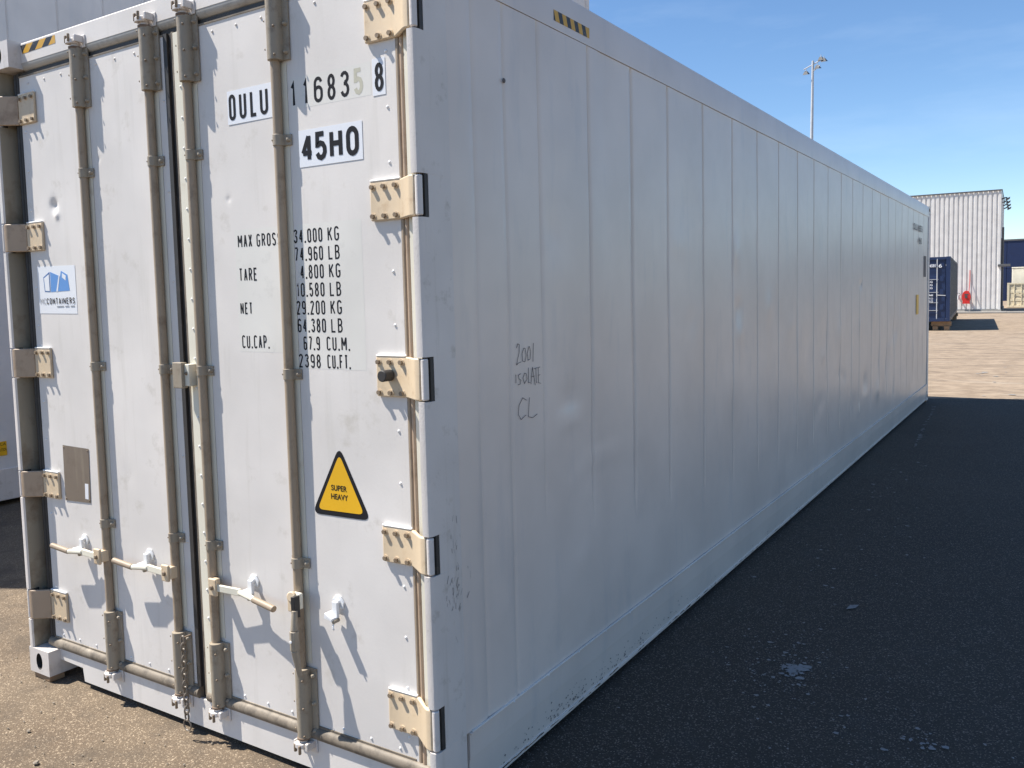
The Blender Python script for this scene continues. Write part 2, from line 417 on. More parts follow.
for i in range(46):
    DENTS.append((rng.uniform(4, 12), rng.uniform(.3, 1.5), rng.uniform(.03, .12), rng.uniform(.04, .2), rng.choice((-1, 1))*rng.uniform(.002, .006)))
for i in range(26):
    DENTS.append((rng.uniform(.5, 5), rng.uniform(.4, 2.5), rng.uniform(.03, .15), rng.uniform(.04, .25), rng.choice((-1, 1))*rng.uniform(.0008, .0025)))
ys = set()
ribs = [.30, .491, .724, 1.13, 1.56]+[1.985+.5015*i for i in range(20)]
for c in ribs+[ribs[15]-.13]:
    for q in (-.03, -.0095, -.004, 0, .004, .0095, .03): ys.add(round(c+q, 4))
a = .16
while a < 12.1:
    ys.add(round(a, 4)); a += .05 if a < 4 else .075
ys = sorted(ys); ys = [ys[0]]+[b for a_, b in zip(ys[:-1], ys[1:]) if b-a_ > .0015]
ys = [y for y in ys if .16 <= y <= 12.03]
zs = sorted(set(round(q, 4) for q in [.245, .26, 1.75, 2.728, 2.7345]+frange(.30, 2.70, 61)))
heightgrid('side_panel', ys, zs, lambda y, z: (-.0015+side_depth(y, z), y, z), 'side', cont)
# top rail: one swept profile, slightly proud of the panel; its start melts into the post zone
mb = MB(); mb.prism([(-.10, 2.896-.006), (-.006, 2.896), (-.001, 2.891), (.0, 2.885), (.0, 2.7365), (-.004, 2.7345), (-.10, 2.7345)][::-1], 'y', .162, 12.03, 'side')
def quickprism(name, poly, axis, a, b, mat, bevel=0, parent=cont):
    mb = MB(); mb.prism(poly, axis, a, b, mat); return mb.build(name, parent, bevel=bevel)
def yz_to_xz(poly): return poly
quickprism('top_rail', [(-.11, 2.889), (-.012, 2.889), (-.004, 2.885), (0, 2.876), (0, 2.737), (-.006, 2.7352), (-.11, 2.7352)], 'y', .16, 12.03, 'side')
mb = MB(); mb.prism([(-.15, .244), (.0075, .244), (.0075, .2395), (.000, .236), (-.001, .150), (-.004, .147), (-.011, .023), (-.0065, .0225), (-.0055, .018), (-.0055, .008), (-.009, .004), (-.15, .004)][::-1], 'y', .18, 12.01, 'side')
for i in range(47): mb.dome((.0075, .45+i*.25, .2415), .004, (1, 0, 0), 'whitec', n=6)
mb.build('bottom_rail', cont, ang=12)
M['ledge'] = paint('ledge_highlight_paint', (.86, .80, .73), None, 0, .45)
mb = MB(); mb.box((.0, .19, .2445), (.0078, 12.0, .2475), 'ledge'); mb.build('ledge_highlight_strip', cont)  # pale strip on the ledge, its highlight put into the colour
# roof and far end
quickprism('roof', [(-2.33, 2.880), (-.10, 2.880), (-.10, 2.860), (-2.33, 2.860)][::-1], 'y', .17, 12.0, 'side')
mb = MB(); mb.box((-2.40, .2, .245), (-2.425, 12.03, 2.735), 'side'); mb.build('far_side_panel', cont)
quickprism('far_top_rail', [(-2.438, 2.735), (-2.34, 2.735), (-2.34, 2.889), (-2.438, 2.889)], 'y', .18, 12.01, 'side')
quickprism('far_bottom_rail', [(-2.436, .004), (-2.30, .004), (-2.30, .244), (-2.436, .244)], 'y', .18, 12.01, 'side')
mb = MB(); mb.box((-2.29, .2, .13), (-.15, 11.9, .17), 'gasket'); mb.build('underfloor', cont)
mb = MB(); mb.box((-2.25, 12.04, .12), (-.19, 12.10, 2.78), 'side')
for zc in (.9, 1.9): mb.box((-2.1, 12.10, zc-.35), (-.35, 12.13, zc+.35), 'sticker')
mb.build('cooling_unit_panel', cont)

# corner posts: front ones are interrupted where the hinges pass
def front_post(side):
    mb = MB(); s_ = 1 if side == 'right' else -1
    ox = 0 if side == 'right' else -WD
    def X(v): return ox - v if side == 'right' else ox + v      # v = distance in from the outer face
    def seg(z0, z1):
        # rounded outer corner, front flange 45 mm wide, folded back inwards
        prof = [(.036, .008), (.031, .001), (.016, .0), (.008, .002), (.003, .007), (0, .016), (0, .162), (.012, .162), (.012, .085), (.026, .085), (.036, .085)]
        poly = [(X(a_), b_) for a_, b_ in prof]
        if side == 'left': poly = poly
        n = len(poly)
        vs = [(p_[0], p_[1], z0) for p_ in poly]+[(p_[0], p_[1], z1) for p_ in poly]
        mb.add(vs, [(i, (i+1) % n, n+(i+1) % n, n+i) for i in range(n-1)], 'frame')
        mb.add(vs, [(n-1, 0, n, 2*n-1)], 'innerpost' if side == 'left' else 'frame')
        mb.add(vs, [tuple(range(n-1, -1, -1)), tuple(range(n, 2*n))], 'frame')
    bounds = [2.778]
    for a_, b_ in HZ: bounds += [b_+.004, a_-.004]
    bounds += [.118]
    for i in range(0, len(bounds), 2): seg(bounds[i+1], bounds[i])
    # set-back core behind the notches
    for a_, b_ in HZ:
        x0, x1 = sorted((X(0), X(.036))); x0 += (.0 if side == 'right' else .0004); x1 -= (.0004 if side == 'right' else 0)
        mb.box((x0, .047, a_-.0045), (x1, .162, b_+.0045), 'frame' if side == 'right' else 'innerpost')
        mb.box((x0+.002, .030, a_-.003), (x1-.0015, .0465, b_+.003), 'gasket')  # dark filler: shade of the notch gap put into the colour
    o = mb.build('corner_post', cont, ang=28)
    return o
front_post('right'); front_post('left')
for x0, x1 in ((-.162, 0), (-WD, -WD+.162)): mb = MB(); mb.box((x0, 12.031, .118), (x1, 12.18, 2.778), 'frame'); mb.build('corner_post', cont, bevel=.01)

def casting(x0, x1, y0, y1, z0, z1, front=True, sx=None):
    """hollow-looking ISO corner casting with an oval hole in its end and side face"""
    bm = bmesh.new()
    mb = MB()
    def ring_face(c0, c1, d0, d1, P, r0, r1, nrm_d):
        # rectangle face with an oval hole; P maps (u,v,depth) to a point
        n = 20; cu, cv = (c0+c1)/2, (d0+d1)/2; vs = []; 
        for i in range(n):
            t = 2*math.pi*i/n; cx_, cz_ = math.cos(t), math.sin(t)
            k_ = min((c1-c0)/2/max(1e-6, abs(cx_)), (d1-d0)/2/max(1e-6, abs(cz_)))
            vs.append(P(cu+cx_*k_, cv+cz_*k_, 0))
        # snap nearest points to the corners
        for cc in ((c0, d0), (c1, d0), (c1, d1), (c0, d1)):
            q = Vector(P(cc[0], cc[1], 0)); j = min(range(n), key=lambda i_: (Vector(vs[i_])-q).length); vs[j] = tuple(q)
        for dep, sc in ((0, 1), (nrm_d, .96), (nrm_d*2.5, .9)):
            for i in range(n):
                t = 2*math.pi*i/n; vs.append(P(cu+math.cos(t)*r0*sc, cv+math.sin(t)*r1*sc, dep))
        fs = [(k_*n+i, k_*n+(i+1) % n, (k_+1)*n+(i+1) % n, (k_+1)*n+i) for k_ in range(2) for i in range(n)]
        mb.add(vs, fs[:n], 'frame'); mb.add(vs, fs[n:], 'gasket')  # hole lining coloured dark to stand for the shade inside
        mb.add(vs, [(2*n+i, 2*n+(i+1) % n, 3*n+(i+1) % n, 3*n+i) for i in range(n)], 'gasket')  # deeper hole lining, dark for the shade inside
        mb.add(vs, [tuple(3*n+i for i in range(n))], 'gasket')  # back of the hole, dark for the shade inside
    ye, yi = (y0, y1) if front else (y1, y0)
    sgn = 1 if front else -1
    ring_face(x0, x1, z0, z1, lambda a_, b_, d_: (a_, ye+sgn*d_, b_), .026, .040, .012)
    xe, xi = (x1, x0) if sx > 0 else (x0, x1)
    ring_face(min(y0, y1), max(y0, y1), z0, z1, lambda a_, b_, d_: (xe-sx*d_, a_, b_), .040, .026, .012)
    mb.add([(xi, y0, z0), (xi, y1, z0), (xi, y1, z1), (xi, y0, z1)], [(0, 1, 2, 3)], 'frame')
    mb.add([(x0, yi, z0), (x1, yi, z0), (x1, yi, z1), (x0, yi, z1)], [(0, 1, 2, 3)], 'frame')
    mb.add([(x0, y0, z1), (x1, y0, z1), (x1, y1, z1), (x0, y1, z1)], [(0, 1, 2, 3)], 'frame')
    mb.add([(x0, y0, z0), (x1, y0, z0), (x1, y1, z0), (x0, y1, z0)], [(0, 1, 2, 3)], 'frame')
    return mb.build('corner_casting', cont, ang=50)
for z0, z1 in ((0, .1175), (2.7785, 2.896)):
    casting(-WD, -WD+.162, 0, .178, z0, z1, True, -1); casting(-.162, 0, 0, .178, z0, z1, True, 1)
    casting(-.162, 0, 12.014, 12.192, z0, z1, False, 1); casting(-WD, -WD+.162, 12.014, 12.192, z0, z1, False, -1)

# header, sill
hx0, hx1 = -WD+.1625, -.1625
def x_prism(name, poly, x0, x1, mat, bevel=0, ang=14):
    mb = MB(); mb.prism(poly, 'x', x0, x1, mat); return mb.build(name, cont, bevel=bevel, ang=ang)
x_prism('header', [(.060, 2.891), (.056, 2.886), (.056, 2.804), (.16, 2.804), (.16, 2.893), (.066, 2.893)][::-1], hx0, hx1, 'door')
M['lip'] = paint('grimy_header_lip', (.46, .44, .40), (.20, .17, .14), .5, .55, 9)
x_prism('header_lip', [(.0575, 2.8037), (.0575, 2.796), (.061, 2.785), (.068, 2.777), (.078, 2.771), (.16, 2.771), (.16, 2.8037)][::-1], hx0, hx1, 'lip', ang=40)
x_prism('header_gasket', [(.070, 2.7705), (.070, 2.752), (.15, 2.752), (.15, 2.7705)], -2.35, -.09, 'gasket')
mb = MB()
mb.prism([(-2.276, .066), (-2.098, .062), (-2.088, .000), (-.35, .0), (-.34, .062), (-.1625, .066), (-.1625, .118), (-2.276, .118)], 'y', .058, .066, 'door')
mb.box((-2.088, .060, .0), (-.35, .16, .004), 'frame'); mb.box((-2.276, .067, .068), (-.1625, .16, .115), 'frame')
mb.box((-2.100, .066, .001), (-2.085, .16, .066), 'frame')
mb.build('sill', cont)
# tubular lower gasket with its grimy cap
mb = MB(); n = 10
poly = [(.066-.022*math.sin(math.pi*i/n), .139-.024*math.cos(math.pi*i/n)) for i in range(n+1)]
poly = poly+[(.10, .163), (.10, .115)]
mb.prism(poly, 'x', -2.35, -1.262, 'gasketb'); mb.prism(poly, 'x', -1.205, -.05, 'gasketb'); mb.build('threshold_gasket', cont, ang=40)
# dark interior seal behind the gaps
mb = MB(); mb.box((-2.39, .078, .12), (-.05, .11, 2.77), 'gasket'); mb.build('door_seal', cont)

def door_wave(x, z): return noise.noise(Vector((x*1.6, z*1.1, 17)))*.0007+noise.noise(Vector((x*5, z*3, 5)))*.00022
def stick(name, pts2, Y, mat, parent, label=None):
    mb = MB(); n = len(pts2)
    mb.add([(x, Y, z) for x, z in pts2]+[(x, Y+.0005, z) for x, z in pts2], [tuple(range(n))]+[(i, (i+1) % n, n+(i+1) % n, n+i) for i in range(n)], mat)
    o = mb.build(name, parent, smooth=False)
    if label: o['label'] = label
    return o
stick('hazard_stripe', [(-2.260, 2.843), (-1.997, 2.845), (-2.000, 2.879), (-2.272, 2.880)], .0552, 'stripe_front', cont)
mb = MB(); mb.box((.0001, .856, 2.768), (.0012, 1.150, 2.808), 'stripe_side'); mb.build('hazard_stripe', cont)

# ------------------------------------------------------------------ doors
def door(name, x0, x1, dents, seam_side):
    z0, z1 = .166, 2.750
    us = frange(x0, x1, 56); vs = frange(z0, z1, 110)
    for (cx_, cz_, s_, a_) in dents:
        us += [cx_+q*s_*.5 for q in (-3, -2, -1, -.5, 0, .5, 1, 2, 3)]; vs += [cz_+q*s_*.5 for q in (-3, -2, -1, -.5, 0, .5, 1, 2, 3)]
    us = sorted(set(round(q, 4) for q in us)); vs = sorted(set(round(q, 4) for q in vs))
    def fn(x, z):
        e = min(1, (x-x0)/.06, (x1-x)/.06, (z-z0)/.06, (z1-z)/.06); e = max(0, e)
        d = door_wave(x, z)
        for (cx_, cz_, s_, a_) in dents:
            q = ((x-cx_)**2+(z-cz_)**2)/(s_*s_)
            if q < 12: d += a_*math.exp(-q)
        return (x, YD+d*e, z)
    mb = MB()      # rivets
    nx = 8
    for i in range(nx):
        xx = x0+.07+(x1-x0-.14)*i/(nx-1); mb.dome((xx, YD, z0+.022), .0055, (0, -1, 0), 'whitec'); mb.dome((xx, YD, z1-.035), .0055, (0, -1, 0), 'door')
    for i in range(15):
        zz_ = z0+.07+(z1-z0-.14)*i/14
        mb.dome((x0+.028 if seam_side == 'right' else x1-.028, YD, zz_), .0055, (0, -1, 0), 'whitec')
        if i % 2: mb.dome((x1-.03 if seam_side == 'right' else x0+.04, YD, zz_), .005, (0, -1, 0), 'door')
    o = heightgrid(name, us, vs, fn, 'door', cont, extra=mb)
    # turned edges
    mb = MB()
    mb.add([(x0, YD, z0), (x0, YD+.05, z0), (x0, YD+.05, z1), (x0, YD, z1)], [(0, 1, 2, 3)], 'door')
    mb.add([(x1, YD, z0), (x1, YD+.05, z0), (x1, YD+.05, z1), (x1, YD, z1)], [(0, 1, 2, 3)], 'door')
    mb.add([(x0, YD, z1), (x1, YD, z1), (x1, YD+.05, z1), (x0, YD+.05, z1)], [(0, 1, 2, 3)], 'door')
    mb.add([(x0, YD, z0), (x1, YD, z0), (x1, YD+.05, z0), (x0, YD+.05, z0)], [(0, 1, 2, 3)], 'door')
    mb.build('door_edge', o)
    # aluminium/cream edge strips
    mb = MB()
    mb.box((x0, YD-.004, z0-.004), (x1, YD+.004, z0+.004), 'gasketb'); mb.build('edge_trim', o); mb = MB(); mb.box((x0, YD-.003, z1-.003), (x1, YD+.004, z1+.003), 'gasketb')
    mb.build('edge_trim', o)
    return o
doorL = door('door', -2.318, -1.268, [(-2.104, 2.165, .026, .012), (-2.085, 2.120, .018, -.006), (-1.75, 2.33, .012, .002), (-1.66, 1.0, .05, .0015)], 'right')
doorR = door('door', -1.196, -.141, [(-.95, 2.10, .012, .002), (-.42, 1.74, .01, .0015), (-.35, 2.24, .03, .001)], 'left')
doorL['label'] = 'left door with a small dent near its top'
doorR['label'] = 'right door with the stencilled weights'
# meeting-edge gaskets
mb = MB(); mb.box((-1.268, YD-.012, .17), (-1.246, YD+.02, 2.75), 'gasket'); mb.build('meeting_gasket', doorL)
mb = MB()
mb.box((-1.2455, YD-.002, .17), (-1.222, YD+.02, 2.75), 'gasket')
mb.box((-1.222, YD-.010, .14), (-1.209, YD+.02, 2.75), 'gasketb')
mb.box((-1.209, YD-.012, .14), (-1.166, YD-.001, 2.745), 'old')
for i in range(22): mb.dome((-1.176, YD-.012, .24+i*.115), .0055, (0, -1, 0), 'whitec')
mb.build('meeting_gasket', doorR, bevel=.0015)
# right side: twin-lipped hinge-side gasket
mb = MB()
mb.box((-.1405, YD-.001, .13), (-.129, YD+.02, 2.765), 'door'); mb.tube((-.1215, YD+.004, .13), (-.1215, YD+.004, 2.765), .008, 'tanrod'); mb.tube((-.1035, YD+.002, .13), (-.1035, YD+.002, 2.765), .009, 'armbrown')
mb.box((-.093, YD-.004, .13), (-.046, YD+.02, 2.765), 'old'); mb.build('hinge_gasket', doorR)
mb = MB(); mb.tube((-2.330, YD+.006, .13), (-2.330, YD+.006, 2.765), .010, 'gasket'); mb.tube((-2.352, YD+.006, .13), (-2.352, YD+.006, 2.765), .011, 'gasket'); mb.build('hinge_gasket', doorL)

# hinges ------------------------------------------------------------
def hinge(dr, side, z0, z1, buffer=False):
    s_ = 1 if side == 'right' else -1
    def X(v): return -v if side == 'right' else -WD+v
    y = YD-.012
    prof = [(.247, y), (.120, y), (.050, .006), (.040, .002), (.0225, .002), (.0225, .018), (.055, .022), (.110, YD-.0005), (.247, YD-.0005)]
    poly = [(X(a_), b_) for a_, b_ in prof]
    if side == 'left': poly = poly[::-1]
    mb = MB()
    if side == 'right': mb.prism(poly, 'z', z0, z1, 'tan')
    else:
        mb.prism([(X(.110), YD-.0005), (X(.247), YD-.0005), (X(.247), y), (X(.120), y)], 'z', z0, z1, 'tan')
        mb.prism([(X(.1197), y+.0005), (X(.050), .006), (X(.040), .002), (X(.0225), .002), (X(.0225), .018), (X(.055), .022), (X(.1097), YD-.001)], 'z', z0, z1, 'armbrown')  # worn brown arm, its shade partly put into the colour
    xa, xb = sorted((X(.120), X(.247)))
    mb.box((xa, y-.0015, z1-.001), (xb, YD-.0006, z1+.007), 'whitec')
    # lug on the post side
    mb.tube((X(.0125), .0135, z0+.001), (X(.0125), .0135, z1-.001), .0120, 'frame', n=16)
    o = mb.build('hinge', cont, bevel=.004)
    for vx in (.234, .186, .138):
        for zc in (z0+.014, z1-.018):
            xx = X(vx); b = MB()
            b.tube((xx, y+.001, zc), (xx, y-.002, zc), .0115, 'tan', n=10); b.tube((xx, y-.0015, zc), (xx, y-.0105, zc), .0080, 'bolt', n=6)
            b.build('hinge_bolt', o)
    if buffer:
        b = MB(); xx = X(.186); zc = (z0+z1)/2+.006
        b.tube((xx, y, zc), (xx, y-.045, zc), .019, 'gasket', n=20); b.build('rubber_buffer', o, bevel=.003)
    return o
for i, (a_, b_) in enumerate(HZ):
    hinge(doorR, 'right', a_, b_, i == 2); hinge(doorL, 'left', a_, b_)

# locking rods --------------------------------------------------------
YR = .0465
def rod(dr, x, handle):
    mb = MB(); mb.tube((x, YR, .16), (x, YR, 2.77), .0168, 'tanrod', n=20)
    ro = mb.build('locking_rod', cont)
    # unpainted cream strip left on the door skin behind the rod
    mb = MB(); mb.box((x-.026, YD-.0023, .40), (x+.036, YD-.0012, 2.54), 'old'); mb.build('old_paint_strip', dr)
    xr0 = x; x = x+.008
    for z0, z1, up in ((2.548, 2.788, 1), (.128, .385, -1)):
        mb = MB()
        # pressed cover: half-round shell with flat flanges, five bolts each side
        n = 12; pr = [(x+.0265*math.cos(math.pi*(1+i/n)), .042+.0285*math.sin(math.pi*(1+i/n))) for i in range(n+1)]
        pr = [(x-.040, YD-.002), (x-.040, YD-.008), (x-.027, YD-.010)]+pr+[(x+.027, YD-.010), (x+.052, YD-.008), (x+.052, YD-.002)]
        mb.prism(pr, 'z', z0, z1, 'sleeve')
        for i in range(3):
            zc = z0+.025+(z1-z0-.05)*i/2
            mb.dome((x+.041, YD-.008, zc), .0085, (0, -1, 0), 'sleeve', flat=1.6); mb.dome((x-.034, YD-.008, zc), .0065, (0, -1, 0), 'bolt', flat=1.0)
            mb.dome((x-.021, .018, zc+.01), .0045, (-.8, -1, 0), 'bolt', flat=.8); mb.dome((x+.021, .018, zc-.012), .0045, (.8, -1, 0), 'bolt', flat=.8)
        mb.build('rod_sleeve', ro)
        # cam and its keeper on header / sill
        c = MB(); ze = z1 if up > 0 else z0; s = up
        c.tube((x, .036, ze-.004*s), (x, .036, ze+.006*s), .025, 'rust', n=16)
        c.tube((x, .036, ze+.004*s), (x, .036, ze+.040*s), .0155, 'frame', n=14)
        c.prism([(x-.028, .010), (x-.006, .004), (x+.018, .012), (x+.022, .040), (x-.012, .046), (x-.030, .030)][::-1], 'z', *sorted((ze+.016*s, ze+.034*s)), 'frame')
        c.tube((x-.022, .012, ze+.020*s), (x-.022, .012, ze+.050*s), .0065, 'bolt', n=8)
        c.tube((x+.004, .008, ze+.022*s), (x+.004, .008, ze+.054*s), .0060, 'bolt', n=8)
        c.build('locking_cam', ro, bevel=.0025)
        kp = MB(); zc = ze+.030*s
        kp.box((x-.040, .0515, zc-.028), (x+.048, .0565, zc+.024), 'frame')
        kp.box((x+.024, .014, zc-.010), (x+.038, .052, zc+.018), 'frame'); kp.box((x-.040, .020, zc-.004), (x-.031, .052, zc+.016), 'frame')
        kp.build('cam_keeper', cont, bevel=.003)
    x = xr0
    for zc in (2.278, 1.460, .775):
        mb = MB()
        n = 12; pr = [(x+.0200*math.cos(math.pi*(1+i/n)), YR+.0200*math.sin(math.pi*(1+i/n))) for i in range(n+1)]
        pr = [(x-.040, YD-.002), (x-.040, YD-.007), (x-.0225, YD-.010)]+pr+[(x+.0225, YD-.010), (x+.050, YD-.007), (x+.050, YD-.002)]
        mb.prism(pr, 'z', zc-.019, zc+.019, 'sleeve')
        mb.dome((x+.040, YD-.007, zc), .0095, (0, -1, 0), 'sleeve', flat=1.3); mb.dome((x-.0325, YD-.007, zc), .007, (0, -1, 0), 'bolt', flat=1.1)
        mb.dome((x-.014, YR-.014, zc), .004, (-1, -1, 0), 'bolt', flat=1)
        mb.build('rod_bracket', ro, bevel=.0015)
    x = xr0+.017
    if handle in ('left', 'right'):
        s = -1 if handle == 'left' else 1; zc = .640 if handle == 'left' else .630
        hb = MB()
        hb.box((x+s*.008 if s > 0 else x-.052, .004, zc-.040), (x+.052 if s > 0 else x-.008, .016, zc+.028), 'tan')
        hb.box((min(x, x+s*.03), .012, zc-.03), (max(x, x+s*.03), .045, zc+.02), 'tan')
        hb.tube((x+s*.030, .006, zc-.006), (x+s*.030, -.004, zc-.006), .010, 'bolt', n=10)
        hb.build('handle_hub', ro, bevel=.004)
        h = MB()
        zt = zc-.008
        h.prism([(x+s*.03, .010), (x+s*.03, .020), (x+s*.17, .030), (x+s*.17, .018)][::s], 'z', zt-.014, zt+.014, 'old')
        h.tube((x+s*.165, .024, zt), (x+s*.26, .012, zt-.008), .011, 'old', n=10)
        h.tube((x+s*.255, .012, zt-.008), (x+s*.375, .004, zt+.006 if s < 0 else zt-.022), .0125, 'tanrod', n=12)
        h.build('handle', ro, bevel=.003)
        retainer(dr, x+s*.205, zt, s)
    else:
        zc = .655
        hb = MB(); hb.box((x-.020, -.006, zc-.045), (x+.016, .006, zc+.022), 'tan'); hb.box((x-.02, .004, zc-.04), (x+.02, .034, zc+.018), 'old')
        hb.tube((x, -.008, zc+.012), (x-.002, .006, zc+.010), .019, 'tan', n=18)
        hb.build('handle_hub', ro, bevel=.004)
        h = MB()
        h.prism([(x+.008, -.016), (x+.022, -.012), (x+.028, .010), (x+.018, .012)], 'z', zc-.062, zc+.016, 'gasket')
        h.tube((x+.018, -.008, zc-.035), (x+.022, -.018, zc-.105), .0105, 'sleeve', r1=.013, n=12)
        h.tube((x+.022, -.018, zc-.105), (x+.022, -.018, zc-.175), .017, 'sleeve', r1=.017, n=8)
        h.tube((x+.022, -.034, zc-.14), (x+.022, -.038, zc-.14), .006, 'whitec', n=8)
        h.tube((x+.022, -.018, zc-.175), (x+.026, -.004, zc-.275), .015, 'sleeve', r1=.009, n=10)
        h.build('handle', ro, bevel=.002)
        retainer(dr, -.470, .635, 1, hang=True)
    return ro
def retainer(dr, x, z, s, hang=False):
    """white pivoting catch that holds the handle, bolted to the door"""
    mb = MB()
    mb.prism([(x-.032, z+.028), (x+.030, z+.022), (x+.036, z+.052), (x+.018, z+.078), (x-.012, z+.080), (x-.034, z+.058)], 'y', YD-.009, YD-.001, 'whitec')
    mb.tube((x+.004, YD-.008, z+.052), (x+.004, YD-.028, z+.052), .012, 'whitec', n=12)
    mb.prism([(x-.010, z+.060), (x+.018, z+.058), (x+.020, z-.010), (x+.004, z-.020), (x-.012, z-.006)], 'y', YD-.034, YD-.020, 'whitec')
    mb.prism([(x-.036, z-.014), (x+.012, z-.022), (x+.012, z-.010), (x-.030, z+.012)], 'y', YD-.060, YD-.016, 'whitec')
    mb.tube((x+.012, YD-.018, z-.026), (x+.012, YD-.052, z-.026), .009, 'sleeve', n=10)
    if hang:
        mb.path([(x+.008, YD-.04, z-.03), (x+.012, YD-.055, z-.05), (x+.016, YD-.050, z-.062)], .004, 'whitec')
    o = mb.build('handle_retainer', dr, bevel=.002)
    c_ = Vector((x, YD, z+.012)); dz_ = -.02 if hang else 0
    for v in o.data.vertices: q = v.co-c_; v.co = c_+Vector((q.x*.78, q.y*.85, q.z*.78+dz_))
rod(doorL, -1.833, 'left'); rod(doorL, -1.361, 'left'); rod(doorR, -1.129, 'right'); rod(doorR, -.653, 'hang')
# centre tie plate between the two doors
mb = MB(); mb.box((-1.252, .004, 1.392), (-1.196, .030, 1.492), 'sleeve'); mb.box((-1.200, .018, 1.40), (-1.17, YD-.012, 1.485), 'old'); mb.dome((-1.186, .018, 1.45), .008, (0, -1, 0), 'bolt')
mb.build('locking_plate', doorR, bevel=.003)

# decals ------------------------------------------------------------
YT = YD-.0012
def rect(name, x0, x1, z0, z1, mat, dr, Y=None, label=None, dz=0):
    return stick(name, [(x0, z0), (x1, z0+dz), (x1, z1+dz), (x0, z1)], YT if Y is None else Y, mat, dr, label)
YL = YT-.0009
def txt(s_, x0, x1, z0, z1, dr=doorR, w=.0, Y=YL, mat='black', name='lettering', sp=1.0):
    return lettering(s_, x0, x1, z0, z1, Y, mat, dr, name, weight=w, spacing=sp)
def arc(cx, cy, rx, ry, a0, a1, n=8): return [(cx+rx*math.cos(R(a0+(a1-a0)*i/n)), cy+ry*math.sin(R(a0+(a1-a0)*i/n))) for i in range(n+1)]
def glyph(ch, q):
    """centre-line strokes of condensed stencil capitals in a unit box; q = height of a round end relative to the letter height"""
    e = 1-q
    O = arc(.5, e, .5, q, 180, 0)+arc(.5, q, .5, q, 0, -180); O.append(O[0])
    g = {'0': [O], 'O': [O], '1': [[(.25, .80), (.75, 1.0), (.75, 0)]], 'I': [[(.5, 1), (.5, 0)]],
     '2': [arc(.5, e, .5, q, 170, -20)+[(0, 0), (1, 0)]],
     '3': [arc(.5, 1-q*.95, .48, q*.95, 165, -90)+[], [(.35, .53), (.5, .53)]+arc(.5, .27, .5, .26, 90, -165)],
     '4': [[(.72, 0), (.72, 1)], [(.68, .98), (0, .28)], [(0, .28), (1.0, .28)]],
     '5': [[(.9, 1), (.1, 1), (.06, .55)]+arc(.5, .31, .5, .31, 130, -160)],
     '6': [arc(.5, e, .48, q, 15, 180)+[(0, q)]+arc(.5, q, .5, q, 180, 360)+[(1, .42)]+arc(.5, .42, .5, q*.8, 0, 170)],
     '7': [[(0, 1), (1, 1)], [(.98, .97), (.35, 0)]],
     '8': [(lambda a_: a_+[a_[0]])(arc(.5, .76, .44, .24, 0, 350, 14)), (lambda a_: a_+[a_[0]])(arc(.5, .26, .5, .26, 0, 350, 14))],
     '9': [arc(.5, q, .48, q, 195, 360)+[(1, e)]+arc(.5, e, .5, q, 0, 180)+[(0, .58)]+arc(.5, .58, .5, q*.8, 180, 350)],
     'U': [[(0, 1)]+arc(.5, q, .5, q, 180, 360)+[(1, 1)]], 'L': [[(0, 1), (0, 0), (1, 0)]],
     'H': [[(0, 0), (0, 1)], [(1, 0), (1, 1)], [(0, .52), (1, .52)]], 'M': [[(0, 0), (0, 1)], [(.03, .97), (.5, .35)], [(.5, .35), (.97, .97)], [(1, 0), (1, 1)]],
     'A': [[(0, 0), (.47, 1)], [(.53, 1), (1, 0)], [(.18, .32), (.82, .32)]], 'X': [[(0, 0), (1, 1)], [(0, 1), (1, 0)]],
     'G': [arc(.5, e, .5, q, 15, 180)+arc(.5, q, .5, q, 180, 360)+[(1, .45), (.55, .45)]], 'C': [arc(.5, e, .5, q, 15, 180)+arc(.5, q, .5, q, 180, 345)],
     'R': [[(0, 0), (0, 1), (.5, 1)]+arc(.5, .76, .48, .24, 90, -90)+[(0, .52)], [(.5, .52), (1, 0)]],
     'S': [arc(.5, e, .5, q*.95, 15, 180)+[(.1, .62), (.9, .40)]+arc(.5, q, .5, q*.95, 0, -165)],
     'T': [[(0, 1), (1, 1)], [(.5, 1), (.5, 0)]], 'E': [[(1, 1), (0, 1), (0, 0), (1, 0)], [(0, .52), (.8, .52)]],
     'N': [[(0, 0), (0, 1)], [(.02, .98), (.98, .02)], [(1, 0), (1, 1)]], 'F': [[(1, 1), (0, 1), (0, 0)], [(0, .52), (.8, .52)]], 'P': [[(0, 0), (0, 1), (.5, 1)]+arc(.5, .74, .48, .26, 90, -90)+[(0, .48)]],
     'K': [[(0, 0), (0, 1)], [(1, 1), (.08, .42)], [(.35, .58), (1, 0)]], 'B': [[(0, .52), (.5, .52)]+arc(.5, .26, .5, .26, 90, -90)+[(0, 0), (0, 1), (.45, 1)]+arc(.45, .76, .48, .24, 90, -90)],
     'D': [[(0, 0), (0, 1), (.4, 1)]+arc(.4, .7, .6, .3, 90, 0)+arc(.4, .3, .6, .3, 0, -90)+[(0, 0)]]}
    return g.get(ch, [])
WDT = {'.': .32, ' ': .45, '1': .62, 'I': .3, 'M': 1.3, 'N': 1.08}
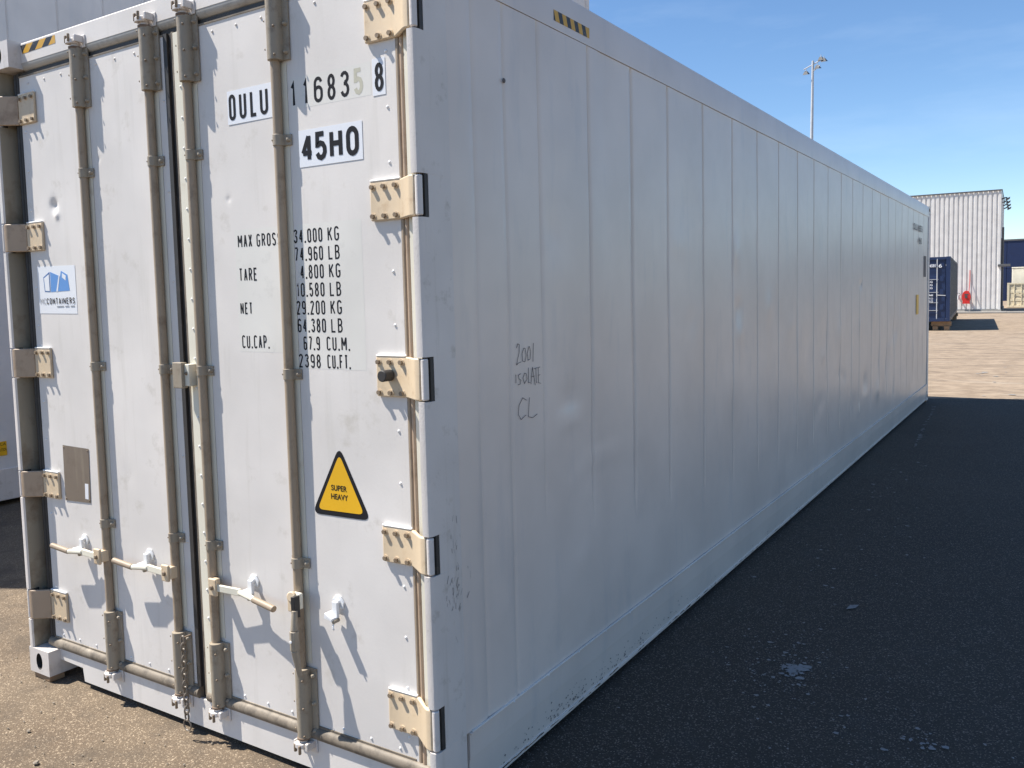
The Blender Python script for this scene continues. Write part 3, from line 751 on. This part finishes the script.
def stencil(s_, x0, x1, z0, z1, parent, w, mat='black', Y=None, gap=.30, base=None, name='lettering'):
    """thick condensed lettering drawn as mitred ribbons"""
    conf = Y is None; Y = 0 if conf else Y
    def ZY(x_, z_): return (YD+door_wave(x_, z_)-.0005) if conf else Y
    units = sum(WDT.get(c, 1) for c in s_)+gap*(len(s_)-1)
    uw = (x1-x0)/units; x = x0; mb = MB(); lift = 0
    for c in s_:
        cw = uw*WDT.get(c, 1)
        if c == '.':
            cx_ = x+cw/2; yy = ZY(cx_, z0); mb.add([(cx_-w*.6, yy, z0), (cx_+w*.6, yy, z0), (cx_+w*.6, yy, z0+w*1.2), (cx_-w*.6, yy, z0+w*1.2)], [(0, 1, 2, 3)], mat)
        elif c != ' ':
            gx0, gw = x+w/2, max(cw-w, .001); gz0, gh = z0+w/2, (z1-z0)-w
            q = min(.42, (gw/2)/gh*1.15)
            for st_ in glyph(c, q):
                P = [Vector((gx0+gw*a_, gz0+gh*b_)) for a_, b_ in st_]
                P = [p_ for i_, p_ in enumerate(P) if i_ == 0 or (p_-P[i_-1]).length > 1e-5]
                closed = (P[0]-P[-1]).length < 1e-4; n = len(P); vs = []
                for i_ in range(n):
                    a_ = P[i_-1] if i_ > 0 else (P[-2] if closed else None); b_ = P[i_+1] if i_ < n-1 else (P[1] if closed else None)
                    d1 = (P[i_]-a_).normalized() if a_ is not None else None; d2 = (b_-P[i_]).normalized() if b_ is not None else None
                    if d1 is None: d1 = d2
                    if d2 is None: d2 = d1
                    n1 = Vector((-d1.y, d1.x)); n2 = Vector((-d2.y, d2.x)); mm = n1+n2
                    mm = mm.normalized() if mm.length > .1 else n1
                    k_ = min(2.0, 1/max(.3, mm.dot(n1)))*w/2
                    y_ = ZY(P[i_].x, P[i_].y)-lift
                    vs += [(P[i_].x+mm.x*k_, y_, P[i_].y+mm.y*k_), (P[i_].x-mm.x*k_, y_, P[i_].y-mm.y*k_)]
                mb.add(vs, [(2*i_, 2*i_+1, 2*i_+3, 2*i_+2) for i_ in range(n-1)], mat); lift = (lift+.00004) % .0004
        x += cw+uw*gap
    return mb.build(name, parent, smooth=False)
YS = YT-.0008
st = rect('prefix_sticker', -.930, -.690, 2.367, 2.487, 'sticker', cont)
for c, a_, b_ in (('O', -.922, -.886), ('U', -.866, -.829), ('L', -.808, -.773), ('U', -.757, -.716)): stencil(c, a_, b_, 2.381, 2.474, st, .0125, Y=YS)
for c, a_, b_, mt in (('1', -.606, -.578, 'black'), ('1', -.545, -.519, 'black'), ('6', -.492, -.450, 'black'), ('8', -.429, -.392, 'black'), ('3', -.370, -.330, 'black'), ('5', -.311, -.269, 'ghost')):
    stencil(c, a_, b_, 2.386, 2.472, doorR, .0115 if mt == 'black' else .014, mat=mt)
st = rect('check_digit_sticker', -.228, -.174, 2.372, 2.488, 'sticker', cont); stencil('8', -.218, -.181, 2.384, 2.474, st, .0125, Y=YS)
st = rect('type_code_sticker', -.572, -.280, 2.178, 2.303, 'sticker', cont)
for c, a_, b_ in (('4', -.562, -.504), ('5', -.496, -.441), ('H', -.427, -.369), ('0', -.352, -.296)): stencil(c, a_, b_, 2.193, 2.290, st, .0175, Y=YS)
def sr(t_, a_, b_, c_, d_, gap=.42, w=.0060): stencil(t_, a_, b_, c_, d_, doorR, w, gap=gap)
sr('MAX', -.910, -.833, 1.919, 1.967); sr('GROSS', -.809, -.681, 1.918, 1.965); sr('TARE', -.911, -.814, 1.796, 1.844); sr('NET', -.913, -.848, 1.674, 1.718); sr('CU.CAP.', -.912, -.766, 1.548, 1.597)
for i_, (a_, xa, b_) in enumerate((('34.000', -.618, 'KG'), ('74.960', -.617, 'LB'), ('4.800', -.593, 'KG'), ('10.580', -.614, 'LB'), ('29.200', -.618, 'KG'), ('64.380', -.617, 'LB'), ('67.9', -.592, 'CU.M.'), ('2398', -.618, 'CU.FT.'))):
    zc = 1.944-i_*.0624; cu_ = b_.startswith('CU')
    sr(a_, xa, -.480 if not cu_ else -.512, zc-.0245, zc+.0245); sr(b_, -.455 if not cu_ else -.480, -.402 if not cu_ else -.372, zc-.0245, zc+.0245)
# warning triangle
def tri(cx_, z0, z1, hw, rad):
    P = [(cx_-hw, z0), (cx_+hw, z0+.004), (cx_+.004, z1)]; out_ = []
    for i in range(3):
        a_, b_, c_ = Vector(P[i-1]), Vector(P[i]), Vector(P[(i+1) % 3]); p0 = b_+(a_-b_).normalized()*rad; p1 = b_+(c_-b_).normalized()*rad
        for k_ in range(6):
            t = k_/5; out_.append(tuple((1-t)**2*p0+2*t*(1-t)*b_+t*t*p1))
    return out_
st = stick('warning_sign', tri(-.444, .962, 1.214, .138, .038), YT, 'black', cont, 'yellow SUPER HEAVY warning triangle')
stick('yellow_field', tri(-.444, .980, 1.186, .110, .026), YT-.0008, 'yellow', st)
txt('SUPER', -.484, -.410, 1.055, 1.075, st, .02, Y=YT-.0014); txt('HEAVY', -.486, -.406, 1.024, 1.044, st, .02, Y=YT-.0014)
# company sticker
st = rect('company_sticker', -2.272, -1.972, 1.690, 1.902, 'sticker', cont, dz=-.004)
def gm(u_, v_): return (-2.272+.300*u_, 1.902-.208*v_)
def poly_on(name, pts_, mat, Y): return stick(name, [gm(*q) for q in pts_], Y, mat, st)
poly_on('logo_side', [(.18, .55), (.33, .56), (.33, .13), (.16, .24)], 'blueink_dark', YT-.0008)
poly_on('logo_side_light', [(.20, .53), (.315, .54), (.315, .18), (.18, .26)], 'sticker', YT-.0012)
poly_on('logo_body', [(.345, .56), (.50, .555), (.57, .22), (.35, .13)], 'blueink', YT-.0008)
poly_on('logo_flap', [(.53, .555), (.84, .545), (.80, .21), (.64, .12)], 'blueink', YT-.0008)
poly_on('logo_notch', [(.66, .26), (.75, .33), (.76, .23), (.67, .17)], 'sticker', YT-.0012)
poly_on('logo_cut', [(.49, .555), (.53, .555), (.60, .22), (.575, .22)], 'sticker', YT-.0012)
stencil('MC', -2.258, -2.212, 1.730, 1.758, st, .0028, mat='grayink', Y=YT-.0012, gap=.35)
stencil('CONTAINERS', -2.207, -1.985, 1.730, 1.758, st, .0040, Y=YT-.0012, gap=.42)
for i, (a_, b_) in enumerate(((.48, .66), (.70, .80), (.84, .94))): poly_on('small_print', [(a_, .865), (b_, .862), (b_, .885), (a_, .888)], 'grayink', YT-.0014)
# brown rating plate
st = stick('rating_plate', [(-2.160, .837), (-1.962, .845), (-1.952, 1.089), (-2.155, 1.092)], YT-.001, 'plate', cont, 'blank tarnished brown plate')
stick('paper_label', [(-2.000, .860), (-1.975, .860), (-1.970, .930), (-1.996, .930)], YT-.0014, 'sticker', st)
mb = MB()
for xx, z_ in ((-2.150, .847), (-1.97, .855), (-1.962, 1.08), (-2.147, 1.083)): mb.dome((xx, YT-.001, z_), .004, (0, -1, 0), 'bolt')
mb.build('plate_rivets', st)
# ghost patches of old cream paint round the stencils
# (masked off when the doors were repainted)
M['mask'] = paint('masked_older_paint', (.70, .675, .625), (.5, .48, .44), .12, .5, 9)
def mask(x0, x1, z0, z1):
    heightgrid('masked_paint_patch', frange(x0, x1, 10), frange(z0, z1, 16), lambda x, z: (x, YD+door_wave(x, z)-.0002, z), 'mask', doorR)
mask(-.925, -.668, 1.535, 1.985); mask(-.604, -.30, 1.480, 1.985); mask(-.604, -.235, 2.378, 2.484)

# side handwriting ----------------------------------------------------
def scrawl(strokes, y0, y1, z0, z1, name='marker_writing'):
    mb = MB()
    for stx in strokes:
        mb.path([(.0022+.001, y0+(y1-y0)*a_, z0+(z1-z0)*b_) for a_, b_ in stx], .0009, 'ink', n=5)
    return mb.build(name, cont)
scrawl([[(.02, .8), (.08, 1), (.18, .95), (.16, .6), (.02, .1), (0, 0), (.1, .08), (.25, .12)],
        [(.42, .75), (.32, .5), (.34, .15), (.48, .1), (.55, .4), (.50, .75), (.42, .75)],
        [(.72, .8), (.62, .5), (.66, .15), (.78, .2), (.82, .55), (.76, .8), (.72, .8)], [(1, .95), (.97, .5), (.95, .05)]], .527, .648, 1.468, 1.545)
scrawl([[(0, .75), (.0, .3)], [(.20, .75), (.10, .7), (.12, .5), (.2, .4), (.16, .2), (.08, .2)], [(.36, .75), (.28, .5), (.34, .2), (.44, .4), (.42, .7), (.36, .75)],
        [(.52, 1), (.50, .2), (.58, .2)], [(.60, .1), (.68, 1), (.78, .0)], [(.62, .5), (.76, .5)], [(.74, .9), (.90, .92)], [(.82, .9), (.83, .1)],
        [(1.0, .95), (.92, .9), (.92, .1), (1.02, .05)], [(.92, .5), (1, .52)]], .520, .692, 1.382, 1.452)
scrawl([[(.45, .85), (.25, 1), (.05, .7), (0, .3), (.15, .05), (.4, .2)], [(.60, .95), (.55, .5), (.52, .1), (.75, .0), (1.0, .12)]], .530, .665, 1.262, 1.345)
mb = MB(); rng = random.Random(2)
for i in range(46):
    y = rng.gauss(.125, .03); z = rng.gauss(.735, .055) if i > 8 else rng.uniform(.8, 1.0); l_ = rng.uniform(.006, .03); an = rng.uniform(.8, 2.0)
    w_ = rng.uniform(.0005, .0018); dy, dz = math.cos(an)*l_, math.sin(an)*l_
    y = max(.065, y); mb.add([(.0009, y, z), (.0009, y+w_, z-w_), (.0009, y+dy+w_, z+dz), (.0009, y+dy, z+dz)], [(0, 1, 2, 3)], 'grimy')
mb.build('scuff_marks', cont, smooth=False)
mb = MB(); rng = random.Random(4)
for i in range(120):
    y = .3+rng.random()**1.5*11; z = rng.uniform(.012, .05); l_ = rng.uniform(.01, .07)
    X_ = .0068 if z < .02 else .0062; z = .012+.006*rng.random()
    X_ = -.0050
    mb.add([(X_, y, z), (X_, y+l_, z+.001), (X_, y+l_*.8, z+.003+rng.random()*.003), (X_, y+.2*l_, z+.004)], [(0, 1, 2, 3)], 'rust')
for i in range(260):
    y = rng.gauss(1.15, .45) if i < 190 else rng.uniform(.3, 9); z = .028+abs(rng.gauss(0, .035)); q = rng.uniform(.0012, .005)
    if y < .25 or z > .14: continue
    XC = -.0105+(z-.023)*.0565+.0008
    mb.add([(XC, y-q, z), (XC, y, z-q*.7), (XC, y+q*1.3, z+q*.2), (XC, y+q*.2, z+q)], [(0, 1, 2, 3)], 'grimy')
mb.build('chipped_paint', cont, smooth=False)['kind'] = 'stuff'
# distant marks high on the side
def dist_text(s_, y0, y1, z0, z1, mat='grimy'): lettering(s_, y0, y1, z0, z1, .0055, mat, cont, face='side', weight=.02)
dist_text('OULU 116835 8', 10.45, 11.35, 2.47, 2.56); dist_text('45H0', 10.95, 11.25, 2.30, 2.39)
mb = MB(); mb.box((.001, 10.80, 1.33), (.004, 11.02, 1.60), 'yellow'); mb.build('yellow_label', cont)
mb = MB(); mb.box((.001, 11.55, 1.85), (.004, 11.75, 2.15), 'grimy'); mb.build('small_data_plate', cont)
mb = MB(); mb.dome((.001, .49, 2.47), .009, (1, 0, 0), 'grimy'); mb.build('vent_plug', cont)

# dunnage under the front castings
mb = MB(); mb.prism([(-2.425, .010), (-2.285, .004), (-2.280, .075), (-2.43, .080)], 'z', GZ+.001, -.0015, 'wood'); tag(mb.build('wooden_block', bevel=.004), 'thin brown wooden block under the front left corner of the long grey container', 'wooden block')
mb = MB(); mb.prism([(-.150, .012), (-.015, .016), (-.012, .150), (-.15, .160)], 'z', GZ+.001, -.0015, 'wood'); tag(mb.build('wooden_block', bevel=.004), 'thin wooden block under the front right corner of the long grey container', 'wooden block')
for xx in (-2.36, -.08):
    mb = MB(); mb.box((xx-.07, 12.03, GZ+.001), (xx+.07, 12.17, -.0015), 'wood')
    tag(mb.build('wooden_block', bevel=.004), 'thin wooden block under the rear %s corner of the long grey container' % ('left' if xx < -1 else 'right'), 'wooden block')

# chain with ring -------------------------------------------------------
ch = empty('chain', (-1.256, -.012, .385), 'short dull steel chain with an end ring, hanging beside the door seam', 'chain')
lm = MB()
def link_mesh(mb, c, rx, rz, tr, plane, mat='steel', n=14):
    vs = []; k_ = 6
    for i in range(n):
        t = 2*math.pi*i/n; cx_, cz_ = math.cos(t)*rx, math.sin(t)*rz
        for j in range(k_):
            q = 2*math.pi*j/k_; rr = math.cos(q)*tr; oo = math.sin(q)*tr
            a_ = cx_+math.cos(t)*rr; b_ = cz_+math.sin(t)*rr
            vs.append((c[0]+(a_ if plane == 'x' else oo), c[1]+(oo if plane == 'x' else a_), c[2]+b_))
    fs = [(i*k_+j, ((i+1) % n)*k_+j, ((i+1) % n)*k_+(j+1) % k_, i*k_+(j+1) % k_) for i in range(n) for j in range(k_)]
    mb.add(vs, fs, mat)
proto = None
for i in range(13):
    if i < 2:
        mb = MB(); link_mesh(mb, (0, 0, 0), .0105, .0180, .0036, 'x' if i % 2 == 0 else 'y'); lk = mb.build('chain_link', ch)
        if i == 0: pa = lk
        else: pb = lk
    else:
        lk = (pa if i % 2 == 0 else pb).copy(); C.objects.link(lk); lk.parent = ch
    lk.location = (.002*math.sin(i*.8), 0, -.0260*i)
mb = MB(); link_mesh(mb, (0, 0, 0), .0225, .0225, .0030, 'x'); ringo = mb.build('end_ring', ch); ringo.location = (.0, 0, -.0260*12-.036)
mb = MB(); mb.tube((0, .004, .010), (.008, .030, .014), .004, 'bolt'); mb.build('chain_hook', ch)

# ------------------------------------------------------------------ stacked reefers behind on the left
def stack_box(z0, mat, label, low=False):
    t = empty('refrigerated_container', (-6.2-WD, -.45, z0), label, 'shipping container', 'grey containers stacked behind on the left')
    Ln = 13.716; z1 = H
    mb = MB()
    us = [.08]
    y = .25
    while y < Ln-.2: us += [y-.012, y, y+.012]; y += .46
    us.append(Ln-.08); vs = [.30, .9, 1.5, 2.1, 2.70]
    vv = []
    for i, a_ in enumerate(us):
        dd = -.012 if (i > 0 and i < len(us)-1 and (i-1) % 3 == 1) else 0
        for b_ in vs: vv.append((WD-.012+dd, a_, b_))
    nv = len(vs); mb.add(vv, [(i*nv+j, (i+1)*nv+j, (i+1)*nv+j+1, i*nv+j+1) for i in range(len(us)-1) for j in range(nv-1)], mat)
    mb.build('side_panel', t, smooth=False)
    mb = MB(); mb.box((.0, .1, .30), (.03, Ln-.1, 2.70), mat); mb.build('side_panel', t)
    mb = MB(); mb.box((.05, .05, .14), (WD-.05, Ln-.05, .20), 'gasket'); mb.build('underfloor', t)
    for xa in (WD-.10, 0): mb = MB(); mb.box((xa, .18, .02), (xa+.10, Ln-.18, .30), 'frame'); mb.build('bottom_rail', t, bevel=.006)
    for xa in (WD-.10, 0): mb = MB(); mb.box((xa, .18, 2.70), (xa+.10, Ln-.18, z1-.01), mat); mb.build('top_rail', t, bevel=.006)
    mb = MB(); mb.box((.1, .1, z1-.04), (WD-.1, Ln-.1, z1-.02), mat); mb.build('roof', t)
    for x0 in (0, WD-.16):
        for y0 in (0, Ln-.16): mb = MB(); mb.box((x0, y0, .12), (x0+.16, y0+.16, z1-.12), 'frame'); mb.build('corner_post', t, bevel=.008)
    for x0 in (0, WD-.162):
        for y0 in (0, Ln-.178):
            for zc in (0, z1-.118):
                c = MB(); c.box((x0-.0, y0-.0, zc), (x0+.162, y0+.178, zc+.118), 'frame'); c.build('corner_casting', t, bevel=.006)
    for y0 in (.03, Ln-.08):
        mb = MB(); mb.box((.16, y0, .1), (WD-.16, y0+.05, z1-.1), mat)
        mb.build('end_door', t, bevel=.003)
        for i in range(4): mb = MB(); mb.tube((.45+i*.5, y0-.03 if y0 < 1 else y0+.08, .12), (.45+i*.5, y0-.03 if y0 < 1 else y0+.08, z1-.12), .018, 'sleeve'); mb.build('locking_rod', t)
    return t
t1 = stack_box(GZ+.03, 'tierA', 'bottom container of the grey stack at the left edge, yellow sticker near its base')
mb = MB(); mb.box((WD+.001, 2.225, .42), (WD+.003, 2.29, .545), 'yellow'); mb.build('yellow_sticker', t1)
lettering('CA', 2.232, 2.283, .51, .535, WD+.0045, 'black', t1, face='side'); lettering('UTION', 2.230, 2.285, .46, .485, WD+.0045, 'black', t1, face='side')
stack_box(GZ+.03+H+.01, 'tierB', 'middle grey container of the stack rising behind the left end of the door header')
stack_box(GZ+.03+2*H+.02, 'tierA', 'topmost grey container of the stack, its far end peeping over the long roof rail')

# ------------------------------------------------------------------ yard behind: warehouse
wh = empty('warehouse', (-1.42, 57.7, GZ), 'tall warehouse clad in pale grey ribbed metal with floodlight brackets on its right side', 'warehouse', rz=R(1.9))
HW, WW, DW = 7.38, 26.0, 10.0
mb = MB(); pr = []; x = 0; pit = .26
while x > -WW:
    pr += [(x, -.001), (x-.14, -.001), (x-.165, .055), (x-.235, .055), (x-.26, -.001)][:-1]; x -= pit
n = len(pr); vs = [(a_, b_, .25) for a_, b_ in pr]+[(a_, b_, HW) for a_, b_ in pr]
mb.add(vs, [(i, i+1, n+i+1, n+i) for i in range(n-1)], 'clad'); mb.build('front_cladding', wh, smooth=False)
mb = MB(); pr = []; y = 0
while y < DW:
    pr += [(0, y), (0, y+.14), (-.045, y+.165), (-.045, y+.235)]; y += .26
n = len(pr); vs = [(a_, b_, .25) for a_, b_ in pr]+[(a_, b_, HW) for a_, b_ in pr]
mb.add(vs, [(i, i+1, n+i+1, n+i) for i in range(n-1)], 'clad'); mb.build('side_cladding', wh, smooth=False)
mb = MB(); mb.box((-WW, .06, 0), (-.06, DW, HW-.1), 'clad'); mb.build('wall_core', wh)
mb = MB(); mb.box((-WW, -.05, HW-.02), (.06, .0, HW+.06), 'trim'); mb.box((.02, .001, HW-.02), (.06, DW, HW+.06), 'trim'); mb.box((-WW, .06, HW-.04), (-.001, DW, HW), 'trim'); mb.build('roof_edge', wh)
mb = MB(); mb.box((-WW, -.10, 0), (.10, .0, .22), 'concrete'); mb.box((.001, .001, 0), (.10, DW, .22), 'concrete'); mb.build('plinth', wh)
mb = MB(); mb.box((-.09, -.06, .2), (.06, -.002, 2.9), 'clad'); mb.box((-.12, -.18, 2.80), (.55, -.062, 2.95), 'trim'); mb.build('door_canopy', wh, bevel=.01)
mb = MB(); mb.box((.001, 2.0, .0), (.07, 6.5, 4.6), 'trim')
for i in range(9): mb.box((.071, 2.05, .15+i*.49), (.085, 6.45, .19+i*.49), 'clad')
mb.build('roller_door', wh)
mb = MB(); mb.tube((.12, .6, 0), (.12, .6, 5.2), .06, 'trim', n=10); mb.build('drain_pipe', wh)
for i, y in enumerate((1.0, 3.6, 6.2, 8.8)):
    mb = MB(); z = HW-.45
    mb.path([(.0, y, z), (.2, y, z+.08), (.3, y, z+.06)], .04, 'trim'); mb.add([(.2, y-.22, z-.02), (.45, y-.22, z+.10), (.45, y+.22, z+.10), (.2, y+.22, z-.02), (.22, y-.22, z-.11), (.43, y-.22, z-.0), (.43, y+.22, z-.0), (.22, y+.22, z-.11)],
           [(0, 1, 2, 3), (4, 7, 6, 5), (0, 4, 5, 1), (1, 5, 6, 2), (2, 6, 7, 3), (3, 7, 4, 0)], 'lampdark'); mb.build('wall_floodlight', wh)

kb = MB(); kb.box((-27, 56.9, GZ), (-1.0, 57.58, GZ+.12), 'concrete'); kb.box((-1.0, 56.9, GZ), (30, 57.1, GZ+.12), 'concrete'); struct(kb.build('kerb', bevel=.02))

# red hose box on the warehouse wall
rr_ = empty('hose_reel', (-3.17, 57.62, .97), 'red hose reel standing off the pale ribbed warehouse wall below a thin pipe', 'hose reel')
mb = MB(); n = 20

def oval(y0, y1, rx, rz): mb.prism([(rx*math.cos(2*math.pi*i/24)*1.0, .0+rz*math.sin(2*math.pi*i/24)) for i in range(24)], 'y', y0, y1, 'red')
oval(-.52, -.30, .21, .36); oval(-.56, -.5205, .24, .40); oval(-.2995, -.26, .24, .40); mb.build('reel_drum', rr_, bevel=.01)
mb = MB(); mb.tube((0, -.60, .02), (0, -.56, .02), .08, 'lampdark'); mb.box((-.20, -.585, -.40), (.20, -.30, -.28), 'red'); mb.box((-.10, -.565, .12), (.12, -.561, .20), 'lampdark'); mb.build('reel_hub', rr_)
mb = MB(); mb.box((-.05, -.26, -.1), (.05, .08, .1), 'red'); mb.tube((.12, -.3, .25), (.15, -.02, 1.0), .02, 'red'); mb.tube((.15, -.02, 1.0), (.15, -.02, 1.65), .022, 'red'); mb.build('reel_arm_and_pipe', rr_)
vv_ = empty('water_valve', (-3.62, 57.62, .95), 'small grey water valve on the ribbed wall left of the red hose reel', 'valve')
mb = MB(); mb.tube((0, .07, 0), (0, -.28, 0), .05, 'silver'); mb.tube((0, -.28, -.12), (0, -.28, .14), .06, 'silver'); mb.build('valve_body', vv_)
mb = MB(); link_mesh(mb, (0, -.28, .18), .10, .10, .015, 'x', 'trim'); mb.build('hand_wheel', vv_)

# ------------------------------------------------------------------ generic corrugated container
def corr_box(name, loc, rz, Ln, Ht, mats, label, group=None, marks=False):
    t = empty(name, loc, label, 'shipping container', group, rz)
    bodym, sidem = mats
    Wd = WD
    for sx_ in (0, 1):
        mb = MB(); pr = []; y = .17
        while y < Ln-.2:
            xo = 0 if sx_ == 0 else Wd; s = 1 if sx_ == 0 else -1
            pr += [(xo+s*.008, y), (xo+s*.008, y+.07), (xo+s*.042, y+.138), (xo+s*.042, y+.208)]; y += .276
        n = len(pr); vs = [(a_, b_, .16) for a_, b_ in pr]+[(a_, b_, Ht-.09) for a_, b_ in pr]
        mb.add(vs, [(i, i+1, n+i+1, n+i) for i in range(n-1)], sidem)
        mb.build('corrugated_side', t, smooth=False)
    mb = MB(); mb.box((.06, .1, Ht-.05), (Wd-.06, Ln-.1, Ht-.02), sidem); mb.build('roof', t); mb = MB(); mb.box((.06, .12, .12), (Wd-.06, Ln-.1, .16), 'gasket'); mb.build('floor_frame', t); mb = MB(); mb.box((.1, Ln-.06, .15), (Wd-.1, Ln-.02, Ht-.1), sidem); mb.build('end_wall', t)
    def pc(nm, a_, b_, mt): q = MB(); q.box(a_, b_, mt); q.build(nm, t, bevel=.005)
    for x0 in (0, Wd-.06):
        pc('bottom_rail', (x0, .17, 0), (x0+.06, Ln-.17, .155), sidem); pc('top_rail', (x0, .17, Ht-.085), (x0+.06, Ln-.17, Ht-.01), sidem)
    pc('door_sill', (.17, .0, 0), (Wd-.17, .08, .15), bodym); pc('door_header', (.17, .0, Ht-.12), (Wd-.17, .08, Ht-.01), bodym)
    for x0 in (0, Wd-.15):
        for y0 in (0, Ln-.15): pc('corner_post', (x0, y0, .119), (x0+.15, y0+.15, Ht-.119), bodym)
    for x0 in (0, Wd-.162):
        for y0 in (0, Ln-.178):
            for zc in (0, Ht-.118):
                c = MB(); c.box((x0, y0-.003, zc), (x0+.162, y0+.178, zc+.118), bodym); c.build('corner_casting', t, bevel=.006)
    for k_ in range(2):
        xa = .16+k_*(Wd/2-.155); xb = xa+Wd/2-.17
        mb = MB(); mb.box((xa, .05, .155), (xb, .09, Ht-.125), bodym)
        for zc in (.45, 1.05, 1.55, 2.1):
            if zc+.3 < Ht: mb.box((xa+.06, .030, zc), (xb-.06, .0495, zc+.20), bodym)
        dd = mb.build('door', t, bevel=.006)
        for q in (.28, .72):
            xr = xa+(xb-xa)*q; mb = MB(); mb.tube((xr, .012, .10), (xr, .012, Ht-.08), .019, 'silver' if marks else sidem, n=10)
            for zc in ((.3, .9, 1.5) if Ht < 2.2 else (.3, .9, 1.5, 2.1)): mb.box((xr-.05, -.004, zc), (xr+.05, .0295, zc+.05), bodym)
            mb.build('locking_rod', dd)
            mb = MB(); mb.path([(xr, -.01, 1.02), (xr+.30, -.02, 1.0)], .014, 'silver' if marks else sidem); mb.build('handle', dd)
        if marks and k_ == 1:
            def lt(s_, a0, a1, b0, b1): lettering(s_, a0, a1, b0, b1, -.008, 'sticker', dd, weight=.02)
            lt('HLKU 204581', xa+.05, xa+.70, 2.10, 2.22); lt('6', xa+.80, xa+.92, 2.08, 2.22); lt('45G1', xa+.05, xa+.40, 1.90, 2.02)
            for r_ in range(3): lt('30.480 KG', xa+.05, xa+.60, 1.50-r_*.12, 1.58-r_*.12)
            for r_ in range(3): lt('26.700 KG', xa+.08, xa+.62, .98-r_*.12, 1.06-r_*.12)
            mb = MB()
            for zc in (1.62, 1.12, .72, .42): mb.box((xa+.0, .0, zc), (xa+.80, .028, zc+.018), 'silver')
            mb.build('door_bars', dd)
    return t
ang = R(4.0)
bx = -1.90-WD*math.cos(ang); by = 34.8-WD*math.sin(ang)
blue = corr_box('dark_blue_container', (bx, by, GZ+.36), ang, 12.19, 2.50, ('navy', 'navy_side'), 'dark blue container with white door markings, standing in the yard before the ribbed warehouse', marks=True)
def dunnage(cx_, cy_, lab):
    mb = MB()
    for kx in (-.2, .2): mb.box((cx_+kx-.09, cy_-.2, GZ+.002), (cx_+kx+.09, cy_+.2, GZ+.175), 'wood')
    mb.box((cx_-.35, cy_-.12, GZ+.177), (cx_+.35, cy_+.12, GZ+.357), 'wood')
    tag(mb.build('timber_support', bevel=.01), lab, 'timber support', 'timbers under the dark blue container')
for (u_, v_, lab) in ((.3, .35, 'timber stack under the near left corner of the dark blue container'), (WD-.3, .35, 'timber stack under the near right corner of the dark blue container'),
                 (.3, 11.8, 'timber stack under the far left corner of the dark blue container'), (WD-.3, 11.8, 'timber stack under the far right corner of the dark blue container')):
    dunnage(bx+math.cos(ang)*u_-math.sin(ang)*v_, by+math.sin(ang)*u_+math.cos(ang)*v_, lab)

# far right yard: cream containers and a navy warehouse block
corr_box('cream_container', (-1.62, 71.0, GZ+.02), 0, 6.06, 1.80, ('creamd', 'creamd'), 'worn cream container at the far right with brown-edged doors, beside the warehouse')
corr_box('cream_container', (.93, 71.2, GZ+.02), 0, 6.06, 1.80, ('creamd', 'creamd'), 'worn cream container cut off by the right edge of the photo')
wbx = empty('storage_box', (-1.62, 78.0, GZ), 'plain bright cream storage box standing behind the worn cream containers', 'storage box')
mb = MB(); mb.box((0, 0, 0), (12, 2.4, 3.0), 'cream'); mb.build('box_wall', wbx, bevel=.03)
mb = MB(); mb.box((-.02, -.03, 3.002), (12.02, 2.43, 3.08), 'cream'); mb.build('box_roof', wbx, bevel=.02)
nb = empty('blue_warehouse', (-12.0, 100.0, GZ), 'long flat-roofed dark blue clad building in the far background on the right', 'building')
mb = MB()
for i in range(16): mb.box((i*3.0, 0, 0), (i*3.0+2.97, 10, 3.3), 'navyb'); mb.box((i*3.0, 0, 3.33), (i*3.0+2.97, 10, 6.15), 'navyb')
mb.build('blue_panels', nb)
mb = MB(); mb.box((-.05, -.06, 6.152), (48.1, 10, 6.32), 'trim'); mb.build('roof_edge', nb)

# ------------------------------------------------------------------ light mast
mast = empty('floodlight_mast', (-16.55, 74.5, GZ), 'tall slim galvanised floodlight mast rising against the sky above the long grey container', 'light mast')
hm = 21.0
mb = MB(); mb.tube((0, 0, 0), (0, 0, hm*.55), .22, 'silver', r1=.16, n=14); mb.tube((0, 0, hm*.55), (.12, 0, hm), .15, 'silver', r1=.09, n=14); mb.tube((0, 0, 0), (0, 0, .1), .4, 'concrete'); mb.build('pole', mast)
mb = MB(); mb.path([(-.6, -.15, hm-.65), (.12, 0, hm-.3), (.9, .1, hm+.05)], .045, 'silver'); mb.path([(.1, 0, hm-.9), (.75, -.2, hm-.5)], .04, 'silver'); mb.build('cross_arm', mast)
for (x, z) in ((-.45, hm-.95), (.5, hm-.6), (.78, hm+.05), (1.02, hm-.1)):
    mb = MB(); mb.add([(x-.22, -.25, z-.16), (x+.22, -.25, z-.16), (x+.28, .25, z-.05), (x-.28, .25, z-.05), (x-.10, -.12, z+.16), (x+.10, -.12, z+.16), (x+.10, .12, z+.18), (x-.10, .12, z+.18)],
           [(0, 3, 2, 1), (4, 5, 6, 7), (0, 1, 5, 4), (1, 2, 6, 5), (2, 3, 7, 6), (3, 0, 4, 7)], 'lampdark'); mb.tube((x, 0, z+.16), (x, 0, z+.35), .03, 'silver'); mb.build('floodlight', mast)
mb = MB(); mb.path([(.05, 0, 13.3), (.35, -.1, 13.6)], .04, 'silver'); mb.box((.28, -.25, 13.55), (.5, .0, 13.75), 'lampdark'); mb.build('camera_arm', mast)
